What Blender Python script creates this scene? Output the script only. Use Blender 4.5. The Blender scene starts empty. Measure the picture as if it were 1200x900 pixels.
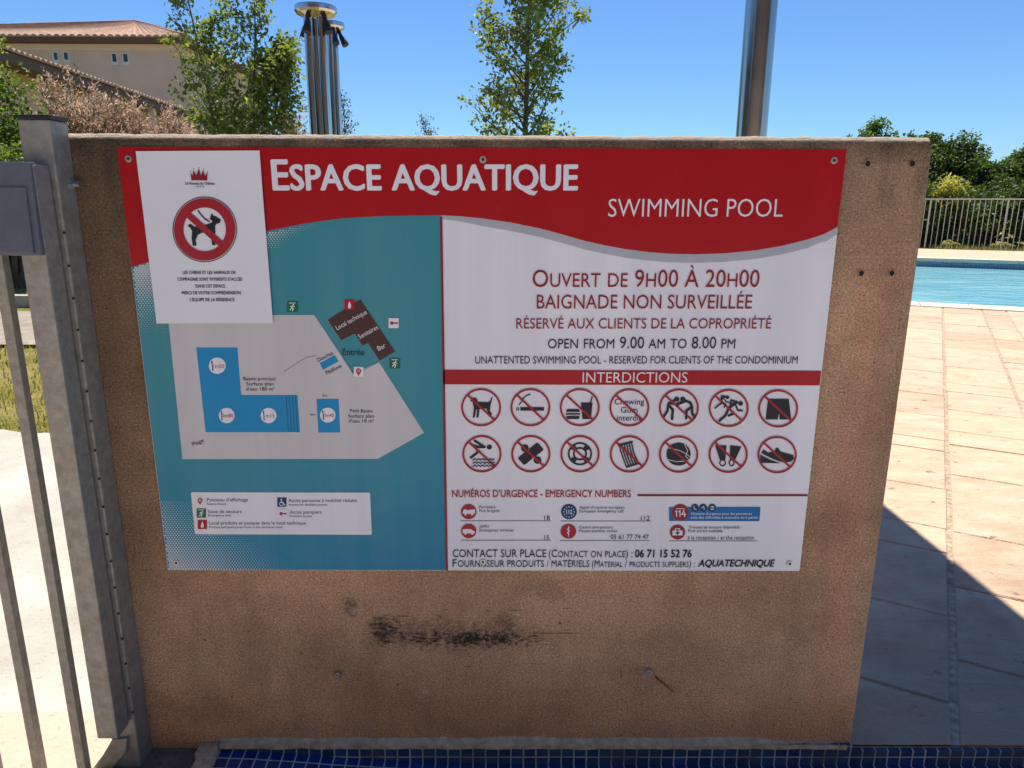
import bpy, bmesh, math, random
from mathutils import Vector, Matrix, noise as mn

scene = bpy.context.scene
COL = scene.collection
R = math.radians
rnd = random.Random(7)

# ------------------------------------------------------------------ camera
FPX = 850.0
YAW, PITCH, ROLL = 0.00456547, 0.24447595, -0.00385775
CAM = Vector((0.04638513, -1.29884598, 1.10626568))
_cy, _sy, _cp, _sp = math.cos(YAW), math.sin(YAW), math.cos(PITCH), math.sin(PITCH)
_f = Vector((_sy*_cp, _cy*_cp, -_sp)); _r = Vector((_cy, -_sy, 0)); _d = _f.cross(_r)
_c, _s = math.cos(ROLL), math.sin(ROLL)
AX = _c*_r + _s*_d; AY = -_s*_r + _c*_d; AZ = _f
cam_data = bpy.data.cameras.new('camera')
cam = bpy.data.objects.new('camera', cam_data); COL.objects.link(cam)
cam_data.sensor_fit = 'HORIZONTAL'; cam_data.sensor_width = 36.0
cam_data.lens = FPX/1200*36
cam_data.clip_start = 0.02; cam_data.clip_end = 3000
m3 = Matrix((AX, -AY, -AZ)).transposed()
cam.matrix_world = Matrix.Translation(CAM) @ m3.to_4x4()
scene.camera = cam

# ------------------------------------------------------------------ light
SUN_EL, SUN_AZ = 66.0, -6.0           # azimuth from +y (behind the wall), negative = left
world = bpy.data.worlds.new('World'); scene.world = world; world.use_nodes = True
wn = world.node_tree; bg = wn.nodes['Background']
sky = wn.nodes.new('ShaderNodeTexSky'); sky.sky_type = 'NISHITA'; sky.sun_disc = False
sky.sun_elevation = R(SUN_EL); sky.sun_rotation = R(SUN_AZ)
sky.air_density = 1.0; sky.dust_density = 0.1; sky.ozone_density = 1.5; sky.altitude = 100
tint = wn.nodes.new('ShaderNodeMix'); tint.data_type = 'RGBA'; tint.blend_type = 'MULTIPLY'; tint.inputs[0].default_value = 1
tint.inputs[7].default_value = (0.70, 1.05, 1.46, 1)          # the deep clear blue of the day
wn.links.new(sky.outputs[0], tint.inputs[6]); wn.links.new(tint.outputs[2], bg.inputs[0]); bg.inputs[1].default_value = 0.063
sun_data = bpy.data.lights.new('sun', 'SUN'); sun = bpy.data.objects.new('sun', sun_data); COL.objects.link(sun)
sun_data.energy = 5.0; sun_data.angle = R(0.5); sun_data.color = (1.0, 0.93, 0.82)
sd = Vector((math.sin(R(SUN_AZ))*math.cos(R(SUN_EL)), math.cos(R(SUN_AZ))*math.cos(R(SUN_EL)), math.sin(R(SUN_EL))))
sun.rotation_euler = sd.to_track_quat('Z', 'Y').to_euler()
sun.location = (0, 20, 30)
scene.view_settings.view_transform = 'Standard'; scene.view_settings.look = 'None'
scene.view_settings.gamma = 1; scene.view_settings.exposure = 0.56
scene.view_settings.use_curve_mapping = False

# ------------------------------------------------------------------ pixel (1200x900) -> point helpers, used on real planes
def ray(x, y): return AX*(x-600) + AY*(y-450) + AZ*FPX
def ony(x, y, Y=0.0):
    d = ray(x, y); return CAM + d*((Y-CAM.y)/d.y)
def onz(x, y, Z=0.0):
    d = ray(x, y); return CAM + d*((Z-CAM.z)/d.z)

# ------------------------------------------------------------------ colour / materials
def lin1(c):
    c /= 255.0
    return c/12.92 if c <= .04045 else ((c+.055)/1.055)**2.4
def L(r, g, b, k=1.0): return tuple(min(.9, lin1(v)*k) for v in (r, g, b))
WHITE = (lin1(158), lin1(157), lin1(172))
def P(r, g, b):            # printed colour of the sheet as seen in open shade -> base colour
    return tuple(min(.85, lin1(v)/w*.8) for v, w in zip((r, g, b), WHITE))

class NT:
    def __init__(s, name):
        s.m = bpy.data.materials.new(name); s.m.use_nodes = True
        s.t = s.m.node_tree; s.b = s.t.nodes['Principled BSDF']
    def n(s, typ, **kw):
        nd = s.t.nodes.new(typ)
        for k, v in kw.items(): setattr(nd, k, v)
        return nd
    def l(s, a, b): s.t.links.new(a, b)
    def pos(s):
        if not hasattr(s, '_p'):
            s._p = s.n('ShaderNodeNewGeometry').outputs['Position']
        return s._p
    def mapped(s, scale=(1, 1, 1), rot=(0, 0, 0), loc=(0, 0, 0)):
        m = s.n('ShaderNodeMapping'); m.inputs['Scale'].default_value = scale
        m.inputs['Rotation'].default_value = rot; m.inputs['Location'].default_value = loc
        s.l(s.pos(), m.inputs['Vector']); return m.outputs[0]
    def noise(s, scale, detail=3, rough=.55, vec=None):
        nd = s.n('ShaderNodeTexNoise'); nd.inputs['Scale'].default_value = scale
        nd.inputs['Detail'].default_value = detail; nd.inputs['Roughness'].default_value = rough
        s.l(vec if vec is not None else s.pos(), nd.inputs['Vector']); return nd.outputs['Fac']
    def ramp(s, fac, stops, interp='LINEAR'):
        nd = s.n('ShaderNodeValToRGB'); cr = nd.color_ramp; cr.interpolation = interp
        while len(cr.elements) < len(stops): cr.elements.new(.5)
        for e, (p, c) in zip(cr.elements, stops):
            e.position = p; e.color = (c, c, c, 1) if isinstance(c, (int, float)) else (*c, 1)
        s.l(fac, nd.inputs[0]); return nd.outputs[0]
    def mix(s, fac, a, b, mode='MIX'):
        nd = s.n('ShaderNodeMix', data_type='RGBA', blend_type=mode)
        for sock, v in ((nd.inputs[0], fac), (nd.inputs[6], a), (nd.inputs[7], b)):
            if isinstance(v, (int, float)): sock.default_value = v
            elif isinstance(v, tuple): sock.default_value = (*v, 1)
            else: s.l(v, sock)
        return nd.outputs[2]
    def math(s, op, a, b=0.0, c=None, clamp=False):
        nd = s.n('ShaderNodeMath', operation=op); nd.use_clamp = clamp
        for i, v in enumerate((a, b, c)):
            if v is None: continue
            if isinstance(v, (int, float)): nd.inputs[i].default_value = v
            else: s.l(v, nd.inputs[i])
        return nd.outputs[0]
    def xyz(s):
        if not hasattr(s, '_x'):
            nd = s.n('ShaderNodeSeparateXYZ'); s.l(s.pos(), nd.inputs[0]); s._x = nd.outputs
        return s._x
    def blob(s, cx, cz, a, b, fuzz, sharp=1.0):
        x, y, z = s.xyz()
        u = s.math('DIVIDE', s.math('SUBTRACT', x, cx), a); v = s.math('DIVIDE', s.math('SUBTRACT', z, cz), b)
        d = s.math('ADD', s.math('MULTIPLY', u, u), s.math('MULTIPLY', v, v))
        k = s.math('SUBTRACT', 1.0, s.math('ADD', d, fuzz))
        return s.math('MULTIPLY', k, sharp, clamp=True)
    def bump(s, h, dist, strength=1.0):
        nd = s.n('ShaderNodeBump'); nd.inputs['Strength'].default_value = strength
        nd.inputs['Distance'].default_value = dist
        s.l(h, nd.inputs['Height']); s.l(nd.outputs[0], s.b.inputs['Normal'])
    def set(s, col=None, rough=None, metal=None, spec=None, **kw):
        for nm, v in (('Base Color', col), ('Roughness', rough), ('Metallic', metal), ('Specular IOR Level', spec)):
            if v is None: continue
            i = s.b.inputs[nm]
            if isinstance(v, tuple): i.default_value = (*v, 1)
            elif isinstance(v, (int, float)): i.default_value = v
            else: s.l(v, i)
        return s.m

def simple(name, col, rough=.6, metal=0, var=.12, scale=20, bump=0, bscale=60, spec=.5):
    t = NT(name)
    n = t.noise(scale, 4)
    c = t.mix(t.ramp(n, [(.3, 0.0), (.7, 1.0)]), tuple(v*(1-var) for v in col), tuple(min(1, v*(1+var)) for v in col))
    t.set(c, rough, metal, spec)
    if bump: t.bump(t.noise(bscale, 4), bump)
    return t.m

def printed(name, col, rough=.32):
    t = NT(name)
    v = t.mapped((14, 1, .7))
    st = t.noise(1.0, 4, .6, v)
    n = t.noise(9, 5, .6)
    c = t.mix(t.ramp(st, [(.35, 0.0), (.65, 1.0)]), tuple(x*.95 for x in col), tuple(min(.88, x*1.04) for x in col))
    t.set(c, t.ramp(n, [(.3, rough*.8), (.7, rough*1.35)]), 0, .22)
    t.bump(st, .0012, .35)
    return t.m

def leafmat(name, dark, light, trans=.42, tint=(1.6, 1.45, .6)):
    t = NT(name)
    g = t.n('ShaderNodeNewGeometry')
    c = t.ramp(g.outputs['Random Per Island'], [(0, dark), (.55, tuple((a+b)/2 for a, b in zip(dark, light))), (1, light)])
    big = t.noise(1.3, 3)
    c = t.mix(t.ramp(big, [(.35, .0), (.7, .45)]), c, tuple(v*.55 for v in dark))
    t.set(c, .5, 0, .4)
    tr = t.n('ShaderNodeBsdfTranslucent')
    tc = t.mix(1.0, c, tint, 'MULTIPLY'); t.l(tc, tr.inputs[0])
    ms = t.n('ShaderNodeMixShader'); ms.inputs[0].default_value = trans
    t.l(t.b.outputs[0], ms.inputs[1]); t.l(tr.outputs[0], ms.inputs[2])
    t.l(ms.outputs[0], t.t.nodes['Material Output'].inputs[0])
    return t.m

# ------------------------------------------------------------------ object helpers
def wloc(o):
    v = Vector((0, 0, 0))
    while o is not None:
        v = v + o.location; o = o.parent
    return v
def tag(o, label=None, cat=None, group=None, kind=None):
    if label: o['label'] = label
    if cat: o['category'] = cat
    if group: o['group'] = group
    if kind: o['kind'] = kind
    return o
def thing(name, loc, label, cat, group=None):
    o = bpy.data.objects.new(name, None); COL.objects.link(o); o.location = loc
    o.empty_display_size = .1
    return tag(o, label, cat, group)

class MB:
    """collects faces in world coordinates"""
    def __init__(s): s.v = []; s.f = []; s.smooth = False
    def add(s, vs, fs):
        k = len(s.v); s.v += [tuple(v) for v in vs]; s.f += [tuple(i+k for i in f) for f in fs]
    def box(s, x0, x1, y0, y1, z0, z1):
        s.add([(x0,y0,z0),(x1,y0,z0),(x1,y1,z0),(x0,y1,z0),(x0,y0,z1),(x1,y0,z1),(x1,y1,z1),(x0,y1,z1)],
              [(0,3,2,1),(4,5,6,7),(0,1,5,4),(1,2,6,5),(2,3,7,6),(3,0,4,7)])
    def obox(s, c, ax, ay, az, hx, hy, hz):
        vs = []
        for k in (-1, 1):
            for (i, j) in ((-1,-1),(1,-1),(1,1),(-1,1)):
                vs.append(c + ax*(hx*i) + ay*(hy*j) + az*(hz*k))
        s.add(vs, [(0,3,2,1),(4,5,6,7),(0,1,5,4),(1,2,6,5),(2,3,7,6),(3,0,4,7)])
    def tube(s, pts, rads, n=8, cap=True):
        pts = [Vector(p) for p in pts]
        if isinstance(rads, (int, float)): rads = [rads]*len(pts)
        rings = []
        up = Vector((0, 0, 1))
        k0 = len(s.v)
        for i, p in enumerate(pts):
            d = (pts[min(i+1, len(pts)-1)] - pts[max(i-1, 0)]).normalized()
            a = d.cross(Vector((1, 0, 0)) if abs(d.x) < .9 else up).normalized(); b = d.cross(a).normalized()
            for j in range(n):
                t = 2*math.pi*j/n
                s.v.append(tuple(p + (a*math.cos(t) + b*math.sin(t))*rads[i]))
        for i in range(len(pts)-1):
            for j in range(n):
                q = k0+i*n; s.f.append((q+j, q+(j+1) % n, q+n+(j+1) % n, q+n+j))
        if cap:
            s.f.append(tuple(k0+j for j in reversed(range(n))))
            s.f.append(tuple(k0+(len(pts)-1)*n+j for j in range(n)))
    def lathe(s, c, prof, n=32):
        k0 = len(s.v); c = Vector(c)
        for r, z in prof:
            for j in range(n):
                t = 2*math.pi*j/n; s.v.append((c.x+r*math.cos(t), c.y+r*math.sin(t), c.z+z))
        for i in range(len(prof)-1):
            for j in range(n):
                q = k0+i*n; s.f.append((q+j, q+(j+1) % n, q+n+(j+1) % n, q+n+j))
        s.f.append(tuple(k0+j for j in reversed(range(n))))
        s.f.append(tuple(k0+(len(prof)-1)*n+j for j in range(n)))
    def leaf(s, c, d, n, l, w):
        side = d.cross(n)
        if side.length < 1e-4: return
        side = side.normalized()*(w/2); nn = n*(w*.18)
        a = c; b = c+d*(l*.5)+side+nn; t = c+d*l; e = c+d*(l*.5)-side+nn
        s.add([a, b, t, e], [(0, 1, 2), (0, 2, 3)])
    def build(s, name, mat, parent=None, smooth=False, bevel=0, recalc=True):
        me = bpy.data.meshes.new(name); o = bpy.data.objects.new(name, me); COL.objects.link(o)
        off = Vector((0, 0, 0))
        if parent is not None:
            o.parent = parent; off = wloc(parent)
        me.from_pydata([(v[0]-off.x, v[1]-off.y, v[2]-off.z) for v in s.v], [], s.f)
        if bevel or recalc:
            bm = bmesh.new(); bm.from_mesh(me)
            if recalc: bmesh.ops.recalc_face_normals(bm, faces=bm.faces)
            if bevel:
                es = [e for e in bm.edges if len(e.link_faces) == 2 and e.calc_face_angle(0) > .6]
                bmesh.ops.bevel(bm, geom=es, offset=bevel, segments=2, profile=.6, affect='EDGES')
            bm.to_mesh(me); bm.free()
        me.materials.append(mat)
        if smooth:
            for p in me.polygons: p.use_smooth = True
            me.set_sharp_from_angle(angle=R(42))
        me.update(); return o
def struct(name, mb, mat, **kw):
    o = mb.build(name, mat, **kw); o['kind'] = 'structure'; return o

# ------------------------------------------------------------------ materials
def wall_material():
    t = NT('rough_plaster')
    x, y, z = t.xyz()
    grain = t.noise(270, 4, .72); g2 = t.noise(90, 4, .65); mott = t.noise(3.2, 6, .68); mid = t.noise(17, 4, .6)
    base = t.ramp(mott, [(.28, L(103, 81, 63, 3.4)), (.5, L(117, 93, 73, 3.55)), (.74, L(134, 108, 86, 3.65))])
    # old sign ghosts on the right, slightly redder, and a greyer band along the top
    gz = t.math('MULTIPLY', t.math('LESS_THAN', t.math('ABSOLUTE', t.math('SUBTRACT', x, .705)), .034), t.math('LESS_THAN', z, .985))
    base = t.mix(t.math('MULTIPLY', gz, .28), base, L(136, 95, 76, 3.1))
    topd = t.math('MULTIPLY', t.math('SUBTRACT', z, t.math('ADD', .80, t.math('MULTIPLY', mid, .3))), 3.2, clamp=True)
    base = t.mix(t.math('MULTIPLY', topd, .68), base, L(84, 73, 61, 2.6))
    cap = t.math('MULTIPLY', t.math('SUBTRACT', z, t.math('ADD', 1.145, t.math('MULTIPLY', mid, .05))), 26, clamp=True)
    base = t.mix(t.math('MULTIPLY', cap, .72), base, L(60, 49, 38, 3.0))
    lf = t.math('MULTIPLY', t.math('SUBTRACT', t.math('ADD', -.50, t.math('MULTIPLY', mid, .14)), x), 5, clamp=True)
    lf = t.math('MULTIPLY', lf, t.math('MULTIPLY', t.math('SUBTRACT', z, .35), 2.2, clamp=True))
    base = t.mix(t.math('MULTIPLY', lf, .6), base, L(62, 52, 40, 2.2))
    low = t.math('MULTIPLY', t.math('SUBTRACT', t.math('ADD', .12, t.math('MULTIPLY', mid, .14)), z), 6, clamp=True)
    base = t.mix(t.math('MULTIPLY', low, .55), base, L(146, 97, 62, 3.5))  # warm bounce from the ground painted into the colour of the wall foot
    fz = t.math('MULTIPLY', t.math('SUBTRACT', t.noise(1, 4, .72, t.mapped((75, 1, 150))), .5), 3.6)
    fm = t.math('MULTIPLY', t.math('SUBTRACT', mid, .5), 2.6)
    f2 = t.math('ADD', t.math('MULTIPLY', fz, 1.25), t.math('MULTIPLY', fm, .6))
    # mould / bitumen smears below the board, scuffs
    spots = [(452, 738, .040, .040, 1.2), (545, 748, .17, .024, 1.3), (530, 745, .21, .042, .7), (412, 712, .016, .024, .8),
             (640, 690, .06, .030, .35), (590, 732, .03, .03, .7), (880, 780, .2, .16, .12), (230, 830, .12, .05, .3)]
    dk = None
    for px, py, a, b, k in spots:
        c = ony(px, py)
        m = t.math('MULTIPLY', t.blob(c.x, c.z, a, b, f2, .9), k)
        dk = m if dk is None else t.math('MAXIMUM', dk, m)
    base = t.mix(t.math('MULTIPLY', dk, .80, clamp=True), base, (.055, .047, .038))
    for px, py, a, b, k in [(472, 722, .018, .0016, .8), (514, 722, .008, .0014, .7), (572, 716, .007, .0016, .7), (604, 715, .016, .0013, .7), (664, 713, .016, .0012, .5), (656, 730, .005, .003, .8), (548, 781, .012, .0014, .6), (630, 778, .03, .0012, .4), (650, 742, .075, .0016, .6), (728, 790, .0016, .014, .6), (466, 802, .003, .003, .9), (240, 750, .0025, .0025, .9), (272, 817, .0025, .0025, .9)]:
        c = ony(px, py)
        base = t.mix(t.math('MULTIPLY', t.blob(c.x, c.z, a, b, t.math('MULTIPLY', fz, .35), 1.5), k), base, (.045, .032, .022))
    for px, py, a, b, k in [(499, 811, .009, .006, .8), (436, 855, .012, .006, .4), (700, 849, .012, .007, .5), (592, 825, .004, .002, .7), (1082, 237, .010, .014, .35), (1028, 417, .012, .012, .3), (415, 716, .012, .010, .45), (320, 832, .02, .004, .4)]:
        c = ony(px, py)
        base = t.mix(t.math('MULTIPLY', t.blob(c.x, c.z, a, b, t.math('MULTIPLY', fz, .5), 1.5), k), base, (.62, .52, .42))
    drip = t.noise(1, 4, .6, t.mapped((26, 1, 1.4)))
    dm = t.math('MULTIPLY', t.math('SUBTRACT', z, 1.02), 4.5, clamp=True)
    base = t.mix(t.math('MULTIPLY', t.ramp(drip, [(.48, 0.0), (.66, .6)]), dm), base, (.10, .085, .07))
    sp = t.ramp(grain, [(.30, .30), (.44, .84), (.57, 1.10), (.69, 2.0)])
    col = t.mix(1.0, base, sp, 'MULTIPLY')
    blot = t.math('ADD', t.math('MULTIPLY', t.noise(2.1, 6, .7), .6), t.math('MULTIPLY', t.noise(1, 5, .65, t.mapped((7, 1, 1.3))), .4))
    col = t.mix(1.0, col, t.ramp(blot, [(.36, .66), (.5, 1.0), (.64, 1.16)]), 'MULTIPLY')
    pores = t.ramp(t.noise(140, 2, .5), [(.30, .25), (.37, 1.0)])
    col = t.mix(.55, col, pores, 'MULTIPLY')
    edge = t.math('MULTIPLY', t.math('SUBTRACT', z, t.math('ADD', 1.2075, t.math('MULTIPLY', g2, .004))), 300, clamp=True)
    col = t.mix(edge, col, (.60, .49, .37))  # sunlight on the top edge painted in as a lighter strip
    t.set(col, .95, 0, .10)
    h = t.math('ADD', t.math('MULTIPLY', grain, 1.0), t.math('MULTIPLY', g2, .9))
    t.bump(h, .006, .9)
    return t.m
M = {}
M['wall'] = wall_material()
M['mortar'] = simple('mortar', L(165, 142, 114, 1.7), .95, 0, .3, 60, .004, 120)
M['galv'] = (lambda t: (t.set(t.mix(t.ramp(t.noise(55, 5, .7), [(.35, 0.0), (.65, 1.0)]), (.25, .238, .21), (.37, .355, .315)),
             t.ramp(t.noise(30, 4), [(.3, .42), (.7, .62)]), .4, .5), t.bump(t.noise(160, 3), .0008, .5), t.m)[-1])(NT('galvanised_steel'))
M['greypaint'] = simple('blue_grey_paint', (.105, .12, .155), .38, 0, .08, 40, .0006, 300)
M['black'] = simple('black_plastic', (.012, .012, .013), .5)
M['dark_hole'] = simple('drilled_hole', (.01, .008, .007), .9)
M['steel'] = (lambda t: (t.set((.64, .615, .59), t.ramp(t.noise(3, 3), [(.3, .07), (.7, .13)]), 1.0), t.m)[-1])(NT('polished_stainless'))
M['column'] = (lambda t: (t.set(t.mix(t.noise(1, 4, .6, t.mapped((70, 70, 1.5))), (.42, .385, .35), (.62, .585, .55)),
             t.ramp(t.noise(9, 5), [(.3, .14), (.7, .24)]), 1.0), t.m)[-1])(NT('brushed_column_steel'))
M['zinc'] = simple('zinc_screw', (.45, .45, .46), .35, .9)
M['white'] = printed('printed_white', (.80, .80, .86))
M['paper'] = simple('laminated_paper', (.78, .80, .86), .28, 0, .03, 6, .002, 7, spec=.3)
M['red'] = printed('printed_red', (.42, .006, .012), .22)
M['redink'] = printed('printed_crimson', (.40, .020, .035))
M['dkred'] = printed('printed_dark_red', (.30, .014, .028))
M['ink'] = printed('printed_black', (.018, .019, .028))
M['grey'] = printed('printed_plan_grey', (.60, .585, .60))
M['blue'] = printed('printed_basin_blue', (.006, .27, .56))
M['dkblue'] = printed('printed_dark_blue', (.01, .045, .16))
M['boxblue'] = printed('printed_box_blue', (.012, .15, .42))
M['brown'] = printed('printed_brown', (.075, .032, .028))
M['green'] = printed('printed_green', (.01, .15, .06))
M['tealdark'] = printed('printed_teal_edge', (.05, .27, .34))
M['halftone'] = printed('printed_halftone', (.60, .68, .72))
M['greydot'] = printed('printed_grey_dot', (.60, .62, .66))
M['wedge'] = printed('printed_grey_edge', (.44, .45, .50))
M['rule'] = printed('printed_rule', (.25, .26, .30))
def teal():
    t = NT('printed_water_photo')
    x, y, z = t.xyz()
    g = t.math('MULTIPLY', t.math('SUBTRACT', .95, z), 1.55, clamp=True)
    g = t.math('ADD', g, t.math('MULTIPLY', t.math('ADD', x, .35), .22))
    n = t.noise(1, 5, .6, t.mapped((4, 1, 18), (0, R(-24), 0)))
    g = t.math('ADD', g, t.math('MULTIPLY', t.math('SUBTRACT', n, .5), .5))
    c = t.ramp(g, [(0, (.040, .27, .32)), (.45, (.028, .265, .35)), (.8, (.006, .22, .37)), (1, (.003, .18, .36))])
    st = t.noise(1.0, 4, .6, t.mapped((14, 1, .7)))
    c = t.mix(t.ramp(st, [(.35, 0.0), (.7, .12)]), c, (.3, .45, .5))
    t.set(c, .3, 0, .22); t.bump(st, .0012, .35)
    return t.m
M['teal'] = teal()

# ------------------------------------------------------------------ ground
def sheet(pts, z): 
    mb = MB(); mb.add([(p[0], p[1], z) for p in pts], [tuple(range(len(pts)))]); return mb
def grass_material():
    t = NT('dry_lawn')
    n = t.noise(1.6, 6, .65); f = t.noise(45, 4, .7)
    c = t.ramp(n, [(.32, L(110, 122, 48, .62)), (.5, L(165, 155, 80, .75)), (.68, L(205, 182, 125, .75))])
    c = t.mix(t.ramp(f, [(.35, .5), (.65, 0.0)]), c, (.05, .055, .02))
    t.set(c, .95, 0, .1); t.bump(f, .03, .8); return t.m
M['lawn'] = grass_material()
def concrete_material(name, a, b, sc, speck):
    t = NT(name)
    c = t.ramp(t.noise(sc, 6, .6), [(.3, a), (.7, b)])
    sp = t.ramp(t.noise(70, 3, .6), [(.28, speck), (.42, 1.0)])
    c = t.mix(1.0, c, sp, 'MULTIPLY'); t.set(c, .9, 0, .2); t.bump(t.noise(90, 4), .004, .6); return t.m
M['concrete'] = concrete_material('pale_concrete', (.36, .335, .285), (.56, .53, .46), 2.2, .72)
M['tarmac'] = concrete_material('front_flagstone', (.48, .45, .425), (.58, .545, .515), 6, .7)
M['gravel_pale'] = concrete_material('peach_screed', (.50, .40, .31), (.58, .47, .37), 5, .7)
M['gravel'] = concrete_material('fine_gravel', (.24, .205, .16), (.38, .335, .27), 8, .35)
M['brownfloor'] = concrete_material('stained_floor', (.14, .09, .062), (.30, .22, .165), 9, .6)
M['kerb'] = simple('kerb_stone', (.45, .42, .36), .9, 0, .15, 12, .004, 60)

g = MB()
# terrain sheet with the pool cut out of it (four strips around the basin); the basin lies on axes turned 24 degrees
TH = R(24); U = Vector((math.sin(TH), math.cos(TH), 0)); V = Vector((math.cos(TH), -math.sin(TH), 0))
PU0, PU1, PV0, PV1 = 8.42, 16.6, -3.0, 9.0
def uv(u, v, z=0.0): p = U*u + V*v; return Vector((p.x, p.y, z))
GZ = -0.10
def ring_quads(mb, inner, outer, z):
    mb.add([(*uv(u, v)[:2], z) for u, v in inner] + [(*uv(u, v)[:2], z) for u, v in outer], [(i, (i+1) % 4, 4+(i+1) % 4, 4+i) for i in range(4)])
ring_quads(g, [(PU0-.3,PV0-.3),(PU1+.3,PV0-.3),(PU1+.3,PV1+.3),(PU0-.3,PV1+.3)], [(-900,-900),(900,-900),(900,900),(-900,900)], GZ)
struct('ground', g, M['lawn'])

# paved front area, left concrete, gravel path
def conc(name, pts, z, mat): return struct(name, sheet(pts, z), mat)
apron = [(-.62, -.012), (-.62, 2.0)] + [(-.7-.06*i, 2.02+.0002*i*i+.10*mn.noise(Vector((i*.31, 2, 0)))+.05*mn.noise(Vector((i*1.1, 7, 0)))) for i in range(60)]
apron += [(-9, 2.8), (-9, -3), (-.792, -3), (-.792, -.012)]
conc('concrete_apron', apron, -.012, M['concrete'])
conc('front_paving', [(-9, -12), (9, -12), (9, -.42), (-.60, -.42), (-.60, -.012), (-9, -.012)], -.020, M['tarmac'])
b = MB(); b.box(-.60, -.745+1.5, 0.0, .0, 0, 0)
conc('gravel_path', [(-30, 7.2), (-1, 6.6), (-1, 4.7), (-4.4, 4.75), (-30, 5.6)], GZ+.03, M['gravel'])
kb = MB()
kb.obox(Vector((-12.0, 7.35, -.04)), Vector((1, -.02, 0)).normalized(), Vector((.02, 1, 0)).normalized(), Vector((0, 0, 1)), 11, .06, .08)
struct('kerb', kb, M['kerb'], bevel=.012)

conc('gate_slab', [(-9, -3), (-.793, -3), (-.793, .11), (-9, .13)], -.0075, M['gravel_pale'] if 'gravel_pale' in M else M['concrete'])
# deck paving: irregular long slabs laid 30 degrees to the wall, with mortar joints
def slab_material():
    t = NT('reconstituted_stone')
    g_ = t.n('ShaderNodeNewGeometry')
    isl = g_.outputs['Random Per Island']
    c = t.ramp(isl, [(0, (.47, .315, .205)), (.5, (.57, .395, .265)), (1, (.63, .43, .28))])
    vein = t.noise(1, 6, .65, t.mapped((3, 11, 3), (0, 0, R(30))))
    c = t.mix(t.ramp(vein, [(.42, 0.0), (.72, .75)]), c, (.62, .50, .37))
    c = t.mix(t.ramp(t.noise(1.0, 5, .7, t.mapped((9, 30, 3), (0, 0, R(26)))), [(.58, 0.0), (.76, .35)]), c, (.38, .27, .18))
    x, y, z = t.xyz()
    grey_shade = t.math('ADD', t.noise(2.6, 5, .65), t.math('MULTIPLY', t.math('SUBTRACT', .75, y), .32))
    c = t.mix(t.ramp(grey_shade, [(.42, 0.0), (.68, .5)]), c, (.22, .155, .10))       # greyer patches, plus shade painted in towards the wall
    swirl = t.noise(7, 6, .75); c = t.mix(t.ramp(swirl, [(.50, 0.0), (.68, .42)]), c, (.30, .21, .145))
    pits = t.noise(16, 3, .5); c = t.mix(t.ramp(pits, [(.26, .7), (.33, 0.0)]), c, (.14, .10, .08))
    t.set(c, .78, 0, .3)
    h = t.math('ADD', t.math('MULTIPLY', vein, .8), t.math('MULTIPLY', t.ramp(pits, [(.24, 0.0), (.36, 1.0)]), .5))
    h = t.math('ADD', h, t.math('ADD', t.math('MULTIPLY', t.noise(120, 3), .15), t.math('MULTIPLY', swirl, .9)))
    t.bump(h, .016, .9); return t.m
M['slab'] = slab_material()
M['joint'] = simple('slab_joint', (.40, .31, .215), .95, 0, .45, 40, .005, 90)
PT = R(30); A = Vector((math.sin(PT), math.cos(PT), 0)); B = Vector((math.cos(PT), -math.sin(PT), 0))
def clip_poly(poly, nrm, d):     # keep nrm.p >= d
    out = []
    for i in range(len(poly)):
        p, q = poly[i], poly[(i+1) % len(poly)]
        dp, dq = nrm.dot(p)-d, nrm.dot(q)-d
        if dp >= 0: out.append(p)
        if (dp >= 0) != (dq >= 0): out.append(p + (q-p)*(dp/(dp-dq)))
    return out
slabs = MB()
NY = Vector((0, 1, 0))
JL = [-.21, .21, .64, 1.06, 1.49, 1.70, 2.12, 2.65, 2.83, 3.30, 3.82, 4.02, 4.52, 5.02, 5.72, 6.15, 6.5]
JR = [-.05, .38, .84, 1.26, 1.69, 2.33, 2.78, 3.03, 3.48, 3.95, 4.2, 4.76, 5.17, 5.6, 6.0, 6.43]
edges = [.86]; k = 0
pat = [.368, .222, .37, .43, .22, .37]
while edges[-1] < 10: edges.append(edges[-1] + pat[k % 6]); k += 1
lo = [.86]; k = 0
while lo[-1] > -5: lo.append(lo[-1] - (.37, .43, .22)[k % 3]); k += 1
edges = lo[:0:-1] + edges
for va, vb in zip(edges, edges[1:]):
    if abs(vb-.86) < 1e-6: js = list(JL)
    elif abs(va-.86) < 1e-6: js = list(JR)
    else: js = [-4.9 + rnd.random()*.4]
    while js[0] > -5: js.insert(0, js[0]-rnd.choice((.21, .43, .43)))
    while js[-1] < 11: js.append(js[-1]+rnd.choice((.21, .43, .43, .5)))
    for a, a2 in zip(js, js[1:]):
        gx, gy = .0032, .008
        wob = lambda: rnd.uniform(-.003, .003)
        q = [A*(a+gx+wob())+B*(va+gy+wob()), A*(a+gx+wob())+B*(vb-gy+wob()), A*(a2-gx+wob())+B*(vb-gy+wob()), A*(a2-gx+wob())+B*(va+gy+wob())]
        q = clip_poly(q, NY, .003)
        if len(q) < 3: continue
        q = clip_poly(q, Vector((1, 0, 0)), -.55)
        if len(q) < 3: continue
        q = clip_poly(q, -U, -(PU0-.36))
        if len(q) < 3: continue
        cen = sum(q, Vector((0, 0, 0)))/len(q)
        if cen.length > 16: continue
        n = len(q); zt = rnd.uniform(-.0015, .0015)
        ins = [cen + (p-cen)*(1-.005/max(.05, (p-cen).length)) for p in q]
        slabs.add([(p.x, p.y, zt-.0045) for p in q] + [(p.x, p.y, zt) for p in ins],
                  [tuple(range(n, 2*n))] + [(k, (k+1) % n, n+(k+1) % n, n+k) for k in range(n)])
struct('deck_paving', slabs, M['slab'])
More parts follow.
